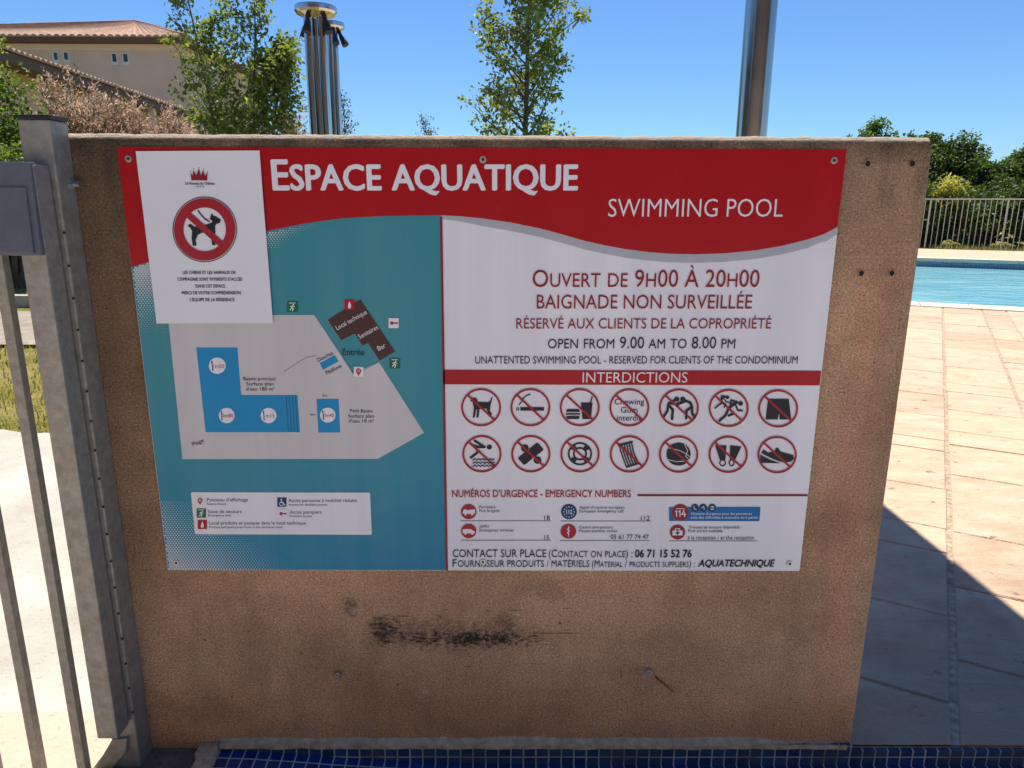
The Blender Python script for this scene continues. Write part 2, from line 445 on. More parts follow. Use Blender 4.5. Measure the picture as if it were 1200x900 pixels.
jt = [Vector((-.55, .003, 0)), Vector((20, .003, 0)), Vector((20, 20, 0)), Vector((-.55, 20, 0))]
jt = clip_poly(jt, -U, -(PU0-.36))
struct('deck_bed', sheet(jt, -.0050), M['joint'])
e = MB(); e.add([(-.55, .003, -.0075), (20, .003, -.0075), (20, .003, -.035), (-.55, .003, -.035)], [(0, 1, 2, 3)])
struct('deck_edge', e, M['joint'])

# pool -------------------------------------------------------------
M['coping'] = simple('pool_coping', (.62, .53, .42), .75, 0, .08, 6, .003, 40)
cop = MB()
def uvbox(mb, u0, u1, v0_, v1_, z0, z1):
    c = uv((u0+u1)/2, (v0_+v1_)/2, (z0+z1)/2); mb.obox(c, U, V, Vector((0, 0, 1)), (u1-u0)/2, (v1_-v0_)/2, (z1-z0)/2)
k = PV0
while k < PV1-.01:
    uvbox(cop, PU0-.36, PU0+.02, k+.004, k+.496, -.06, .012); uvbox(cop, PU1-.02, PU1+.36, k+.004, k+.496, -.06, .012); k += .5
struct('pool_coping', cop, M['coping'], bevel=.008)
fd = MB()
fdpts = [uv(PU1+.36, PV0), uv(PU1+.36, PV1+6), uv(20.6, PV1+6), uv(20.6, PV0)]
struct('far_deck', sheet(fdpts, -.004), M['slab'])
def tile_material(name, axes, scale, dark, light, grout, stain=None, stain_amt=0, mort=.09, rough=.18):
    t = NT(name)
    x, y, z = t.xyz()
    cb = t.n('ShaderNodeCombineXYZ')
    sel = {'x': x, 'y': y, 'z': z}
    wob = t.math('MULTIPLY', t.math('SUBTRACT', t.noise(14, 2), .5), .003)
    t.l(t.math('ADD', sel[axes[0]], wob), cb.inputs[0]); t.l(t.math('ADD', sel[axes[1]], wob), cb.inputs[1])
    br = t.n('ShaderNodeTexBrick'); br.offset = 0; br.squash = 1
    br.inputs['Scale'].default_value = 1.0/scale
    br.inputs['Brick Width'].default_value = 1; br.inputs['Row Height'].default_value = 1
    br.inputs['Mortar Size'].default_value = mort*.5; br.inputs['Mortar Smooth'].default_value = .15
    br.inputs['Color1'].default_value = (*dark, 1); br.inputs['Color2'].default_value = (*light, 1); br.inputs['Mortar'].default_value = (*grout, 1)
    t.l(cb.outputs[0], br.inputs['Vector'])
    c = br.outputs['Color']
    if stain:
        n = t.noise(5, 5, .65); c = t.mix(t.ramp(n, [(.45, 0.0), (.62, stain_amt)]), c, stain)
        n2 = t.noise(40, 4, .7); c = t.mix(t.ramp(n2, [(.5, 0.0), (.75, .35)]), c, tuple(v*1.3 for v in stain))
    t.set(c, t.ramp(br.outputs['Fac'], [(0, rough), (1, .8)]), 0, .5)
    t.bump(t.math('SUBTRACT', 1.0, br.outputs['Fac']), .0015, .7)
    return t.m
M['pooltile'] = tile_material('pool_waterline_tile', 'xz', .05, (.05, .17, .26), (.10, .26, .36), (.35, .42, .45))
pl = MB()
for (u0, u1, va, vb) in ((PU1, PU1+.2, PV0, PV1), (PU0-.2, PU0, PV0, PV1), (PU0, PU1, PV0-.2, PV0), (PU0, PU1, PV1, PV1+.2)):
    uvbox(pl, u0, u1, va, vb, -1.6, -.062)
struct('pool_walls', pl, M['pooltile'])
pf = MB(); uvbox(pf, PU0, PU1, PV0, PV1, -1.7, -1.6)
struct('pool_floor', pf, M['pooltile'])
def water():
    t = NT('pool_water')
    rip = t.noise(1, 5, .6, t.mapped((2.2, 5.5, 1), (0, 0, TH)))
    big = t.noise(1, 3, .5, t.mapped((.5, 1.6, 1), (0, 0, TH)))
    c = t.ramp(big, [(.3, (.14, .43, .53)), (.5, (.20, .50, .58)), (.7, (.32, .60, .64))])
    c = t.mix(t.ramp(rip, [(.46, 0.0), (.66, .55)]), c, (.36, .66, .68))
    t.set(c, .06, 0, .5); t.b.inputs['IOR'].default_value = 1.33
    t.bump(t.math('ADD', rip, t.math('MULTIPLY', t.noise(9, 3), .3)), .05, .6); return t.m
wt = MB(); wt.add([uv(PU0, PV0, -.17), uv(PU1, PV0, -.17), uv(PU1, PV1, -.17), uv(PU0, PV1, -.17)], [(0, 1, 2, 3)])
struct('pool_water', wt, water())

# foot bath in front of the wall ------------------------------------
M['mosaic_v'] = tile_material('blue_mosaic_riser', 'xz', .0265, (.018, .040, .095), (.045, .095, .19), (.60, .57, .50), (.10, .095, .085), .7, .12)
M['mosaic_f'] = tile_material('blue_mosaic_floor', 'xy', .0265, (.006, .030, .16), (.012, .055, .24), (.58, .56, .52), (.05, .06, .07), .3, .12)
fb = MB(); fb.add([(-.545, -.0005, .004), (3.2, -.0005, .004), (3.2, -.0005, -.06), (-.545, -.0005, -.06)], [(0, 3, 2, 1)])
fb.v = []; fb.f = []
fb.box(-.545, .772, -.006, -.001, -.07, .006); 
fb.box(.7725, 3.2, -.006, .0025, -.07, -.010)
struct('footbath_riser', fb, M['mosaic_v'])
ff = MB()
xs = [-.56, -.5, -.42, -.3, -.12, .1, .5, 1.2, 3.2]; zs = [-.010, -.012, -.018, -.028, -.040, -.045, -.047, -.047, -.047]
k = len(xs)
ff.add([(x, -.006, z) for x, z in zip(xs, zs)] + [(x, -.42, z-.02) for x, z in zip(xs, zs)], [(i, i+1, k+i+1, k+i) for i in range(k-1)])
struct('footbath_floor', ff, M['mosaic_f'])
rim = MB()
for i in range(14):
    yy = -.002-.03*i
    rim.obox(Vector((-.575+rnd.uniform(-.004, .004), yy-.015, -.004)), Vector((1, 0, 0)), Vector((0, 1, 0)), Vector((0, 0, 1)), .017+rnd.uniform(-.004, .004), .0165, .010+rnd.uniform(-.003, .003))
struct('footbath_rim', rim, M['mortar'], bevel=.003)
bf = MB(); bf.box(-.79, -.595, -.20, -.0, -.04, -.009)
struct('threshold', bf, M['brownfloor'], bevel=.004)

# ------------------------------------------------------------------ the wall
WX0, WX1, WH, WT = -.745, .776, 1.219, .20
wall = thing('plaster_wall', (0, .1, 0), 'low brown rough plaster wall carrying the swimming pool board', 'wall')
def build_wall():
    bm = bmesh.new()
    r = .016
    nx, nz = 150, 110
    def prof():                       # cross-section front bottom -> top -> back bottom, with rounded arrises
        out = [(0, -.03 + (WH-r+.03)*i/nz) for i in range(nz+1)]
        for i in range(1, 6):
            a = math.pi/2*i/5; out.append((r-r*math.cos(a), WH-r+r*math.sin(a)))
        for i in range(1, 6): out.append((r+(WT-2*r)*i/5, WH))
        for i in range(1, 6):
            a = math.pi/2*i/5; out.append((WT-r+r*math.sin(a), WH-r+r*math.cos(a)))
        for i in range(1, 9): out.append((WT, WH-r-(WH-r+.03)*i/8))
        return out
    pr = prof(); cols = []
    xs = [WX0 + (WX1-WX0)*i/nx for i in range(nx+1)]
    xs = xs[:-1] + [WX1-r+r*math.sin(math.pi/2*i/5) for i in range(1, 6)] if False else xs
    for i, x in enumerate(xs):
        row = []
        for (y, z) in pr:
            w = Vector((x*18, y*18, z*18)); n1 = mn.noise(w); n2 = mn.noise(w*4.5)
            inset = 0
            dx = x-(WX1-.012)
            yy = y; zz = z
            if dx > 0:                # round the right arris a little
                k = dx/.012; s_ = .012*(1-math.sqrt(max(0, 1-k*k)))
                if y < .1: yy += s_
                else: yy -= s_
                if z > WH-.02: zz -= s_*.9
            edge = 1.0 if z > WH-.03 else .35
            d = (n1*.0015 + n2*.0018)*edge
            if y <= r: row.append(bm.verts.new((x + (d if i == nx else 0), yy + d*.6, zz + (d*.9 if z > WH-.03 else 0))))
            else: row.append(bm.verts.new((x, yy, zz + d*.5)))
        cols.append(row)
    for i in range(len(cols)-1):
        for j in range(len(pr)-1):
            bm.faces.new((cols[i][j], cols[i+1][j], cols[i+1][j+1], cols[i][j+1]))
    bm.faces.new(list(reversed(cols[0]))); bm.faces.new(cols[-1])
    bmesh.ops.translate(bm, verts=bm.verts, vec=-wall.location)
    bmesh.ops.recalc_face_normals(bm, faces=bm.faces)
    me = bpy.data.meshes.new('rendered_body'); bm.to_mesh(me); bm.free()
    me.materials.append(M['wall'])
    o = bpy.data.objects.new('rendered_body', me); COL.objects.link(o); o.parent = wall
    return o
build_wall()
fl = MB()                              # mortar fillet at the foot
N = 90
xs = [-.555 + (.756+.555)*i/N for i in range(N+1)]
va = []; 
for x in xs:
    h = .020 + .010*mn.noise(Vector((x*7, 0, 3))) + .005*mn.noise(Vector((x*40, 1, 3)))
    if x > .55: h *= max(.3, 1-(x-.55)*3.2)
    d = .012 + .004*mn.noise(Vector((x*22, 5, 0)))
    va.append([(x, .004, h), (x, -.006, h*.55), (x, -d, .008), (x, -d, -.002)])
for i in range(N):
    a_, b_ = va[i], va[i+1]
    for j in range(3): fl.add([a_[j], b_[j], b_[j+1], a_[j+1]], [(0, 1, 2, 3)])
fl.build('mortar_fillet', M['mortar'], wall, smooth=True)
for px, py in ((1016, 192), (1068, 192), (1008, 320), (1044, 320)):
    c = ony(px, py, -.0); h = MB(); n = 14
    h.add([(c.x+.0042*math.cos(2*math.pi*i/n)*rnd.uniform(.85, 1.15), -.0042, c.z+.0048*math.sin(2*math.pi*i/n)*rnd.uniform(.85, 1.15)) for i in range(n)], [tuple(range(n))])
    h.build('drill_hole', M['dark_hole'], wall)
for px, py in ((396, 790), (760, 787)):
    c = ony(px, py, -.004); h = MB()
    h.tube([(c.x, .002, c.z), (c.x, -.010, c.z)], [.0075, .0065], 6)
    h.tube([(c.x, -.009, c.z), (c.x, -.016, c.z)], .0032, 8)
    h.build('anchor_bolt', M['zinc'], wall, bevel=.0006)
c = ony(768, 792); h = MB()
q = [c, ony(789, 810)]
h.tube([Vector((q[0].x, -.004, q[0].z)), Vector((q[1].x, -.003, q[1].z))], [.0022, .0008], 5)
h.build('rust_trace', simple('rust', (.16, .07, .035), .9), wall)

# ------------------------------------------------------------------ flat print helper: shapes given where they are seen, mapped on the board's own plane
YB = -.0085                            # board front face
_font_cap = {}
def text_mesh(s, bold=0.0, shear=0.0, small=None):
    cu = bpy.data.curves.new('lettering_source', 'FONT'); cu.body = s; cu.size = 1; cu.resolution_u = 3
    cu.offset = bold; cu.shear = shear; cu.fill_mode = 'FRONT'
    if small:
        cu.small_caps_scale = small
        for ch in cu.body_format: ch.use_small_caps = True
    o = bpy.data.objects.new('lettering_source', cu); COL.objects.link(o)
    dg = bpy.context.evaluated_depsgraph_get()
    me = bpy.data.meshes.new_from_object(o.evaluated_get(dg))
    vs = [v.co.copy() for v in me.vertices]; fs = [tuple(p.vertices) for p in me.polygons]
    bpy.data.objects.remove(o); bpy.data.curves.remove(cu); bpy.data.meshes.remove(me)
    return vs, fs
_v, _f2 = text_mesh('H'); CAP = max(v.y for v in _v)
class Flat:
    def __init__(s, layer, yb=None): s.Y = (YB if yb is None else yb) - layer*.0004; s.k = 0; s.mb = MB()
    def pt(s, x, y):
        p = ony(x, y, YB); return Vector((p.x, s.Y - s.k*.00002, p.z))
    def poly(s, pts):
        s.mb.add([s.pt(*p) for p in pts], [tuple(range(len(pts)))]); s.k += 1
    def disc(s, cx, cy, rx, ry=None, n=28):
        ry = ry or rx; s.poly([(cx+rx*math.cos(2*math.pi*i/n), cy+ry*math.sin(2*math.pi*i/n)) for i in range(n)])
    def ring(s, cx, cy, rx, ry, w, n=48):
        vs = []
        for i in range(n):
            c_, s_ = math.cos(2*math.pi*i/n), math.sin(2*math.pi*i/n)
            vs += [s.pt(cx+rx*c_, cy+ry*s_), s.pt(cx+(rx-w)*c_, cy+(ry-w)*s_)]
        s.mb.add(vs, [(2*i, 2*i+1, (2*i+3) % (2*n), (2*i+2) % (2*n)) for i in range(n)]); s.k += 1
    def stroke(s, pts, w, round_=True):
        for (x0, y0), (x1, y1) in zip(pts, pts[1:]):
            dx, dy = x1-x0, y1-y0; l = math.hypot(dx, dy) or 1; ox, oy = -dy/l*w/2, dx/l*w/2
            s.poly([(x0+ox, y0+oy), (x1+ox, y1+oy), (x1-ox, y1-oy), (x0-ox, y0-oy)])
        if round_ and len(pts) > 1:
            for p in pts: s.disc(p[0], p[1], w/2, w/2, 10)
    def rect(s, x0, y0, x1, y1): s.poly([(x0, y0), (x1, y0), (x1, y1), (x0, y1)])
    def text(s, body, x0, x1, yb, h, bold=0.0, shear=0.0, small=None, yb1=None):
        vs, fs = text_mesh(body, min(bold, 0), shear, small)
        mx, Mx = min(v.x for v in vs), max(v.x for v in vs)
        a = s.pt(x0, yb); b_ = s.pt(x1, yb if yb1 is None else yb1)
        xm = (x0+x1)/2; ym = (yb + (yb if yb1 is None else yb1))/2
        hh = (s.pt(xm, ym) - s.pt(xm, ym-h)).length
        ex = (b_-a)/(Mx-mx); up = Vector((-ex.z, 0, ex.x)).normalized()*(hh/CAP)
        for dx, dy in (((0, 0), (-1, 0), (1, 0), (0, .6), (0, -.6), (.7, .5), (-.7, -.5)) if bold > 0 else ((0, 0),)):
            s.mb.add([a + ex*(v.x-mx+dx*bold) + up*(v.y+dy*bold) + Vector((0, -s.k*.00002, 0)) for v in vs], fs); s.k += 1
    def build(s, name, mat, parent):
        return s.mb.build(name, mat, parent, recalc=False)

# ------------------------------------------------------------------ the notice board
bc = ony(567, 668, YB)
board = thing('notice_board', (bc.x, YB, bc.z), 'wide red, white and teal printed swimming pool rules board screwed to the brown wall', 'sign')
TLc, TRc, BRc, BLc = (137, 172), (992, 175), (937, 669), (197, 668)
pn = MB(); cs = [ony(*c_, YB) for c_ in (TLc, TRc, BRc, BLc)]
pn.add([(p.x, YB, p.z) for p in cs] + [(p.x, YB+.0035, p.z) for p in cs], [(0, 1, 2, 3), (7, 6, 5, 4), (0, 4, 5, 1), (1, 5, 6, 2), (2, 6, 7, 3), (3, 7, 4, 0)])
pn.build('panel', M['white'], board)
def lerp(a, b_, t): return (a[0]+(b_[0]-a[0])*t, a[1]+(b_[1]-a[1])*t)
def left_at(y): return 137 + (y-172)*60/496
def right_at(y): return 992 - (y-175)*55/494
wave_l = [(left_at(313)+.4, 313), (175, 307), (220, 295), (265, 282), (314, 270.5), (360, 261.5), (400, 256), (450, 253.2), (517, 252.3)]
wave_r = [(517, 252.3), (540, 253.4), (566, 256), (600, 261), (633, 267.7), (660, 275), (683, 281.7), (708, 287.3), (733, 292), (760, 295.4), (783, 297.3), (815, 298), (850, 296.8), (885, 293.4), (915, 288.3), (945, 281), (965, 274.5), (right_at(266)-.4, 266)]
f = Flat(1); f.poly([(p[0], p[1]) for p in wave_l] + [(524.5, 668), (197.5, 667.6)]); f.build('map_background', M['teal'], board)
f = Flat(2); f.poly([TLc, TRc] + list(reversed(wave_r)) + list(reversed(wave_l[:-1]))); f.build('header_band', M['red'], board)
f = Flat(2.2)
for (a, b_) in zip(wave_r, wave_r[1:]):
    ta = min(1, max(0, (a[0]-517)/60)); tb = min(1, max(0, (b_[0]-517)/60))
    wa, wb = 4+6*ta, 4+6*tb
    if b_[0] > 960: wb = 8
    f.mb.add([f.pt(*a), f.pt(*b_), f.pt(b_[0], b_[1]+wb), f.pt(a[0], a[1]+wa)], [(0, 1, 2, 3)])
f.build('header_edge', M['wedge'], board)
f = Flat(2.2)
for (a, b_) in zip(wave_l[4:], wave_l[5:]):
    f.mb.add([f.pt(*a), f.pt(*b_), f.pt(b_[0], b_[1]+6), f.pt(a[0], a[1]+6)], [(0, 1, 2, 3)])
f.build('map_edge', M['tealdark'], board)
f = Flat(3); f.poly([(515.6, 254), (518.4, 254), (525, 668), (522.2, 668)]); f.build('divider', M['dkred'], board)
# halftone dots printed in the corners
f = Flat(2.4)
def dots(x0, x1, y0, y1, step, fn):
    y = y0; r_ = 0
    while y < y1:
        x = x0 + (step/2 if r_ % 2 else 0)
        while x < x1:
            q = fn(x, y)
            if q > .12:
                d = q*step*.5; f.mb.add([f.pt(x-d, y), f.pt(x, y-d), f.pt(x+d, y), f.pt(x, y+d)], [(0, 1, 2, 3)])
            x += step
        y += step*.72; r_ += 1
dots(156, 196, 309, 392, 3.4, lambda x, y: min(1.05, 1.15-((y-309)/82)) if (x > left_at(y)+2 and y > 313-(x-153)*.27+1) else 0)
dots(313, 372, 263, 292, 3.4, lambda x, y: max(0, min(1, .95-(x-313)/60-(y-270)/40)) if y > 271.5-(x-313)*.20+1.5 else 0)
dots(186, 345, 588, 667, 3.2, lambda x, y: max(0, min(1.05, 1.2-((x-190)/150)-((667-y)/95)*.9)) if x > left_at(y)+1.5 else 0)
f.build('halftone_dots', M['halftone'], board)
f = Flat(1.5)
dots(860, 982, 270, 326, 4.2, lambda x, y: max(0, min(.55, .5-(982-x)/170-(y-285)/90)) if (x < right_at(y)-2 and y > 300-(x-890)*.34) else 0)
f.build('halftone_dots', M['greydot'], board)
# lettering
def letter(name, mat, items, layer=4, parent=None):
    for it in items:
        f = Flat(layer); f.text(*it[:5], **(it[5] if len(it) > 5 else {})); o = f.build(name, mat, parent or board)
    return o
letter('title_lettering', M['white'], [('Espace aquatique', 321, 676, 222.5, 35, dict(bold=.026, small=.83)), ])
letter('subtitle_lettering', M['white'], [('SWIMMING POOL', 712.5, 916.5, 254, 21, dict(bold=-.006))])
letter('opening_hours_lettering', M['dkred'], [('Ouvert de 9h00 À 20h00', 624, 889, 336.3, 20, dict(small=.8)),
    ('BAIGNADE NON SURVEILLÉE', 629, 880.5, 361.6, 16), ('RÉSERVÉ AUX CLIENTS DE LA COPROPRIÉTÉ', 605, 903, 385, 12)])
letter('english_lettering', M['ink'], [('open from 9.00 am to 8.00 pm', 642, 861, 408.2, 13.4, dict(small=.82)),
    ('UNATTENTED SWIMMING POOL - RESERVED FOR CLIENTS OF THE CONDOMINIUM', 557, 934, 426, 8.6)])
f = Flat(3); f.poly([(519.5, 433.3), (right_at(433.5)-1.0, 434.5), (right_at(451)-1, 451.5), (519.8, 450.3)]); f.build('prohibition_band', M['red'], board)
letter('band_lettering', M['white'], [('INTERDICTIONS', 682.5, 805, 448, 12, dict(bold=-.002))], 4.4)

# ---- prohibition symbols
def pic_dog(p):
    p.poly([(-.52,.42),(-.44,.50),(-.28,.50),(-.20,.42),(-.16,.28),(.36,.26),(.46,.36),(.54,.56),(.58,.54),(.50,.24),(.47,.06),(.44,-.18),(.54,-.36),(.52,-.42),(.42,-.42),(.30,-.18),(.26,-.06),(-.08,-.10),(-.12,-.50),(-.18,-.56),(-.24,-.54),(-.20,-.12),(-.25,-.12),(-.30,-.48),(-.36,-.56),(-.42,-.54),(-.36,-.02),(-.42,.22),(-.44,.30),(-.54,.32)])
def pic_smoke(p):
    p.rect(-.5, .0, .68, -.18)
    for x in (-.70, -.62): p.rect(x, .0, x+.045, -.18)
    p.stroke([(-.56,.14),(-.44,.28),(-.36,.46),(-.22,.60),(-.02,.68)], .06)
def pic_food(p):
    p.poly([(-.68,-.18),(-.62,-.10),(-.06,-.10),(0,-.18),(0,-.24),(-.68,-.24)]); p.rect(-.7,-.31,.02,-.39); p.poly([(-.68,-.46),(0,-.46),(-.02,-.56),(-.08,-.62),(-.6,-.62),(-.66,-.56)])
    p.poly([(.06,.24),(.64,.24),(.56,-.62),(.14,-.62)]); p.stroke([(.54,.24),(.62,.54)], .07)
def pic_gum(p): pass
def pic_push(p):
    p.disc(-.10,.44,.13); p.disc(.20,.44,.13)
    p.stroke([(-.22,.36),(-.50,.22)], .14); p.stroke([(-.50,.20),(-.12,.18),(.10,.30)], .09)
    p.stroke([(-.54,.12),(-.30,-.10),(-.34,-.60)], .13); p.stroke([(-.54,.10),(-.56,-.16),(-.74,-.44)], .12)
    p.stroke([(.32,.36),(.58,.26),(.66,.04)], .13); p.stroke([(.30,.30),(.02,.20),(-.10,.10)], .09)
    p.stroke([(.66,.04),(.66,-.28),(.78,-.50)], .13); p.stroke([(.60,0),(.38,-.16),(.36,-.56)], .12)
def pic_run(p):
    p.disc(.60,.24,.12); p.stroke([(.40,.30),(.16,.14),(.02,-.02)], .16); p.stroke([(.40,.30),(.14,.42),(.08,.22)], .09)
    p.stroke([(.36,.14),(.46,-.12),(.68,-.14)], .09); p.stroke([(.02,-.04),(.28,-.28),(.00,-.40)], .11); p.stroke([(0,-.02),(-.16,-.40),(-.46,-.66)], .12)
    p.disc(-.06,.56,.09); p.stroke([(-.18,.60),(-.34,.48),(-.36,.28)], .10); p.stroke([(-.18,.60),(-.34,.66),(-.38,.52)], .06)
    p.stroke([(-.2,.46),(-.12,.32),(.0,.30)], .06); p.stroke([(-.34,.28),(-.16,.2),(-.22,.04)], .07); p.stroke([(-.36,.26),(-.50,.16),(-.68,.0)], .08)
def pic_shorts(p):
    p.poly([(-.50,.50),(.54,.50),(.66,-.58),(.08,-.58),(.04,-.16),(-.02,-.58),(-.62,-.58)])
def pic_dive(p):
    p.disc(.38,.36,.13); p.stroke([(-.36,.70),(.14,.36),(-.14,.36),(-.50,.46)], .12); p.stroke([(-.40,.42),(-.18,.10),(-.56,-.20)], .12)
    for k_ in range(3):
        y = -.30-.17*k_
        p.stroke([(-.46+i*.1, y + (.035 if i % 2 else -.035)) for i in range(12)], .05)
def pic_strap(p):
    c_, s_ = math.cos(R(40)), math.sin(R(40))
    def rr(x0, x1, y0, y1): p.poly([(x*c_-y*s_, x*s_+y*c_) for x, y in ((x0+.06,y0),(x1-.06,y0),(x1,y0+.06),(x1,y1-.06),(x1-.06,y1),(x0+.06,y1),(x0,y1-.06),(x0,y0+.06))])
    rr(-.66, -.06, -.26, .26); rr(.06, .66, -.26, .26); rr(-.1, .1, -.2, .2)
    p.disc(-.30, .30, .20); p.disc(.34, -.34, .20)
def pic_buoy(p):
    p.ring(0, 0, .62, .62, .09); p.ring(0, 0, .36, .36, .09)
    for a in (45, 135, 225, 315):
        t = R(a); w = R(17)
        p.poly([(.62*math.cos(t-w), .62*math.sin(t-w)), (.62*math.cos(t+w), .62*math.sin(t+w)), (.30*math.cos(t+w), .30*math.sin(t+w)), (.30*math.cos(t-w), .30*math.sin(t-w))])
def pic_mat(p):
    for k_ in range(6):
        x = -.36 + k_*.125
        p.stroke([(x-.16, .52+k_*.028), (x-.06, .10), (x+.20, -.66+k_*.03)], .07)
    p.stroke([(-.56,.46),(.14,.66)], .08); p.stroke([(-.14,-.70),(.50,-.50)], .08)
def pic_ball(p): p.disc(0, 0, .62)
def pic_fins(p):
    p.poly([(-.66,.48),(-.08,.48),(-.14,-.30),(-.42,-.30)]); p.ring(-.28, -.46, .17, .19, .06)
    p.poly([(.10,.48),(.68,.42),(.36,-.30),(.10,-.30)]); p.ring(.18, -.46, .15, .19, .06)
def pic_shoe(p):
    p.poly([(-.80,.10),(-.68,.28),(-.60,.22),(-.44,.10),(-.10,.18),(-.08,.34),(.06,.38),(.18,.16),(.60,.04),(.82,-.02),(.86,-.22),(.70,-.38),(.3,-.42),(-.2,-.24),(-.70,.02)])
    p.poly([(-.84,.02),(-.74,-.06),(-.25,-.32),(.2,-.46),(-.86,-.44)])
class Local:
    def __init__(s, f, cx, cy, rx, ry): s.f, s.c, s.r = f, (cx, cy), (rx, ry)
    def m(s, p): return (s.c[0]+p[0]*s.r[0], s.c[1]-p[1]*s.r[1])
    def poly(s, pts): s.f.poly([s.m(p) for p in pts])
    def rect(s, x0, y0, x1, y1): s.poly([(x0, y0), (x1, y0), (x1, y1), (x0, y1)])
    def disc(s, x, y, r): q = s.m((x, y)); s.f.disc(q[0], q[1], r*s.r[0], r*s.r[1], 22)
    def ring(s, x, y, rx, ry, w): q = s.m((x, y)); s.f.ring(q[0], q[1], rx*s.r[0], ry*s.r[1], w*s.r[0], 32)
    def stroke(s, pts, w): s.f.stroke([s.m(p) for p in pts], w*s.r[0])
symbols = [(563.8,477.1,pic_dog,'no dogs'),(621.5,477.1,pic_smoke,'no smoking'),(679.3,477.1,pic_food,'no food or drink'),(737.3,477.3,pic_gum,'no chewing gum'),(795.3,477.5,pic_push,'no fighting or pushing'),(853.6,478,pic_run,'no running'),(911.5,478.5,pic_shorts,'no swim shorts'),
           (564.7,531.6,pic_dive,'no diving'),(622,531.6,pic_strap,'no floats'),(679.6,531.6,pic_buoy,'no rubber rings'),(737.4,531.8,pic_mat,'no air mattresses'),(795,532,pic_ball,'no ball games'),(853,532.2,pic_fins,'no flippers'),(910.3,532.6,pic_shoe,'no shoes')]
for i, (cx, cy, fn, lab) in enumerate(symbols):
    rx, ry = (23.4, 22.3) if i < 7 else (23.0, 21.8)
    fr = Flat(5); fr.ring(cx, cy, rx, ry, 2.3)
    a = .70; fr.stroke([(cx-(rx-1.5)*a-.6, cy-(ry-1.5)*a), (cx+(rx-1.5)*a, cy+(ry-1.5)*a)], 2.4, False)
    ro = fr.build('prohibition_symbol', M['redink'], board); ro['label'] = lab
    fp = Flat(3.6)
    if fn is pic_gum:
        fp.text('Chewing', cx-17.3, cx+17.3, cy-3.4, 6.6); fp.text('Gum', cx-10, cx+9.5, cy+6.2, 6.6); fp.text('interdit', cx-14.5, cx+14, cy+15.6, 6.6)
    else: fn(Local(fp, cx, cy, rx, ry))
    fp.build('pictogram', M['ink'], ro)
    if fn is pic_ball:
        fw = Flat(4.4); lo = Local(fw, cx, cy, rx, ry)
        lo.stroke([(-.55,-.28),(-.1,-.40),(.5,-.34)], .03); lo.stroke([(-.5,.34),(0,.22),(.40,.02),(.60,-.16)], .03); lo.stroke([(.3,.54),(.46,.2),(.36,-.1),(.54,-.3)], .03)
        fw.build('ball_seam', M['white'], ro)

# ---- emergency numbers
letter('emergency_heading', M['redink'], [("NUMÉROS D'URGENCE - EMERGENCY NUMBERS", 530, 739, 582.3, 8.2, dict(bold=.012))])
f = Flat(3); f.rect(747, 579, right_at(580)-.8, 581.4); f.build('heading_rule', M['dkred'], board)
f = Flat(3)
for x0, x1, y in ((540, 645.6, 610.2), (540, 646, 633), (656.6, 763, 610.5), (656, 761, 633.3), (784, 888, 633.7)): f.rect(x0, y-.35, x1, y+.35)
f.build('entry_rule', M['rule'], board)
letter('emergency_lettering', M['ink'], [
    ('Pompiers', 561.8, 580.5, 595.4, 3.2), ('Fire brigade', 561.8, 585.6, 599.9, 3.2), ('18', 637.8, 644.2, 609, 5), ('SAMU', 561.8, 573, 618.3, 3.2), ('Emergency services', 561.8, 602, 622.6, 3.2), ('15', 637.8, 643.4, 632, 5),
    ("Appel d'urgence européen", 679, 731.7, 596, 3.4), ('European emergency call', 679, 730, 600.4, 3.4), ('112', 751, 761, 609.6, 5), ('Centre anti-poisons', 678.6, 718, 619.2, 3.3), ('Poison antidote center', 678.6, 723.5, 623.5, 3.3), ('05 61 77 74 47', 715.3, 760, 631.3, 5),
    ('Trousse de secours disponible :', 806.6, 869, 619.2, 3.3), ('First aid kit available :', 806, 849, 623.5, 3.3), ('à la réception / at the reception', 805.5, 883, 632, 4.4)])
def emblem(cx, cy, rx, ry, mat, inner, imat=None):
    fr = Flat(3.2); fr.disc(cx, cy, rx, ry); o = fr.build('emergency_emblem', mat, board)
    fi = Flat(4.2); inner(Local(fi, cx, cy, rx, ry)); fi.build('emblem_drawing', imat or M['white'], o)
def em_fire(p):
    p.poly([(-.75,.05),(-.62,.32),(-.3,.34),(-.26,.2),(.8,.36),(.8,-.24),(-.78,-.24)]); p.disc(-.42,-.3,.16); p.disc(.42,-.3,.16)
def em_amb(p):
    p.poly([(-.78,.28),(.34,.28),(.52,.08),(.80,-.02),(.80,-.30),(-.78,-.30)]); p.disc(-.42,-.34,.15); p.disc(.46,-.34,.15)
def em_eu(p):
    for i in range(12): t = 2*math.pi*i/12; p.disc(.66*math.cos(t), .66*math.sin(t), .08)
    p.stroke([(-.36,.2),(-.28,.26),(-.28,-.26)], .09); p.stroke([(-.08,.2),(0,.26),(0,-.26)], .09); p.stroke([(.16,.22),(.32,.24),(.36,.08),(.16,-.24),(.40,-.24)], .09)
def em_snake(p): p.stroke([(0,.72),(0,-.72)], .08); p.stroke([(.16,.5),(-.16,.3),(.16,.08),(-.14,-.16),(.1,-.4)], .1)
def em_114(p):
    p.stroke([(-.58,.12),(-.44,.24),(-.44,-.46)], .12); p.stroke([(-.18,.12),(-.04,.24),(-.04,-.46)], .12); p.stroke([(.44,.28),(.16,-.2),(.62,-.2)], .12); p.stroke([(.48,0),(.48,-.46)], .12); p.rect(-.5, .52, .5, .44)
def em_kit(p): p.rect(-.66, .24, .66, -.42); p.stroke([(-.28,.24),(-.28,.48),(.28,.48),(.28,.24)], .1)
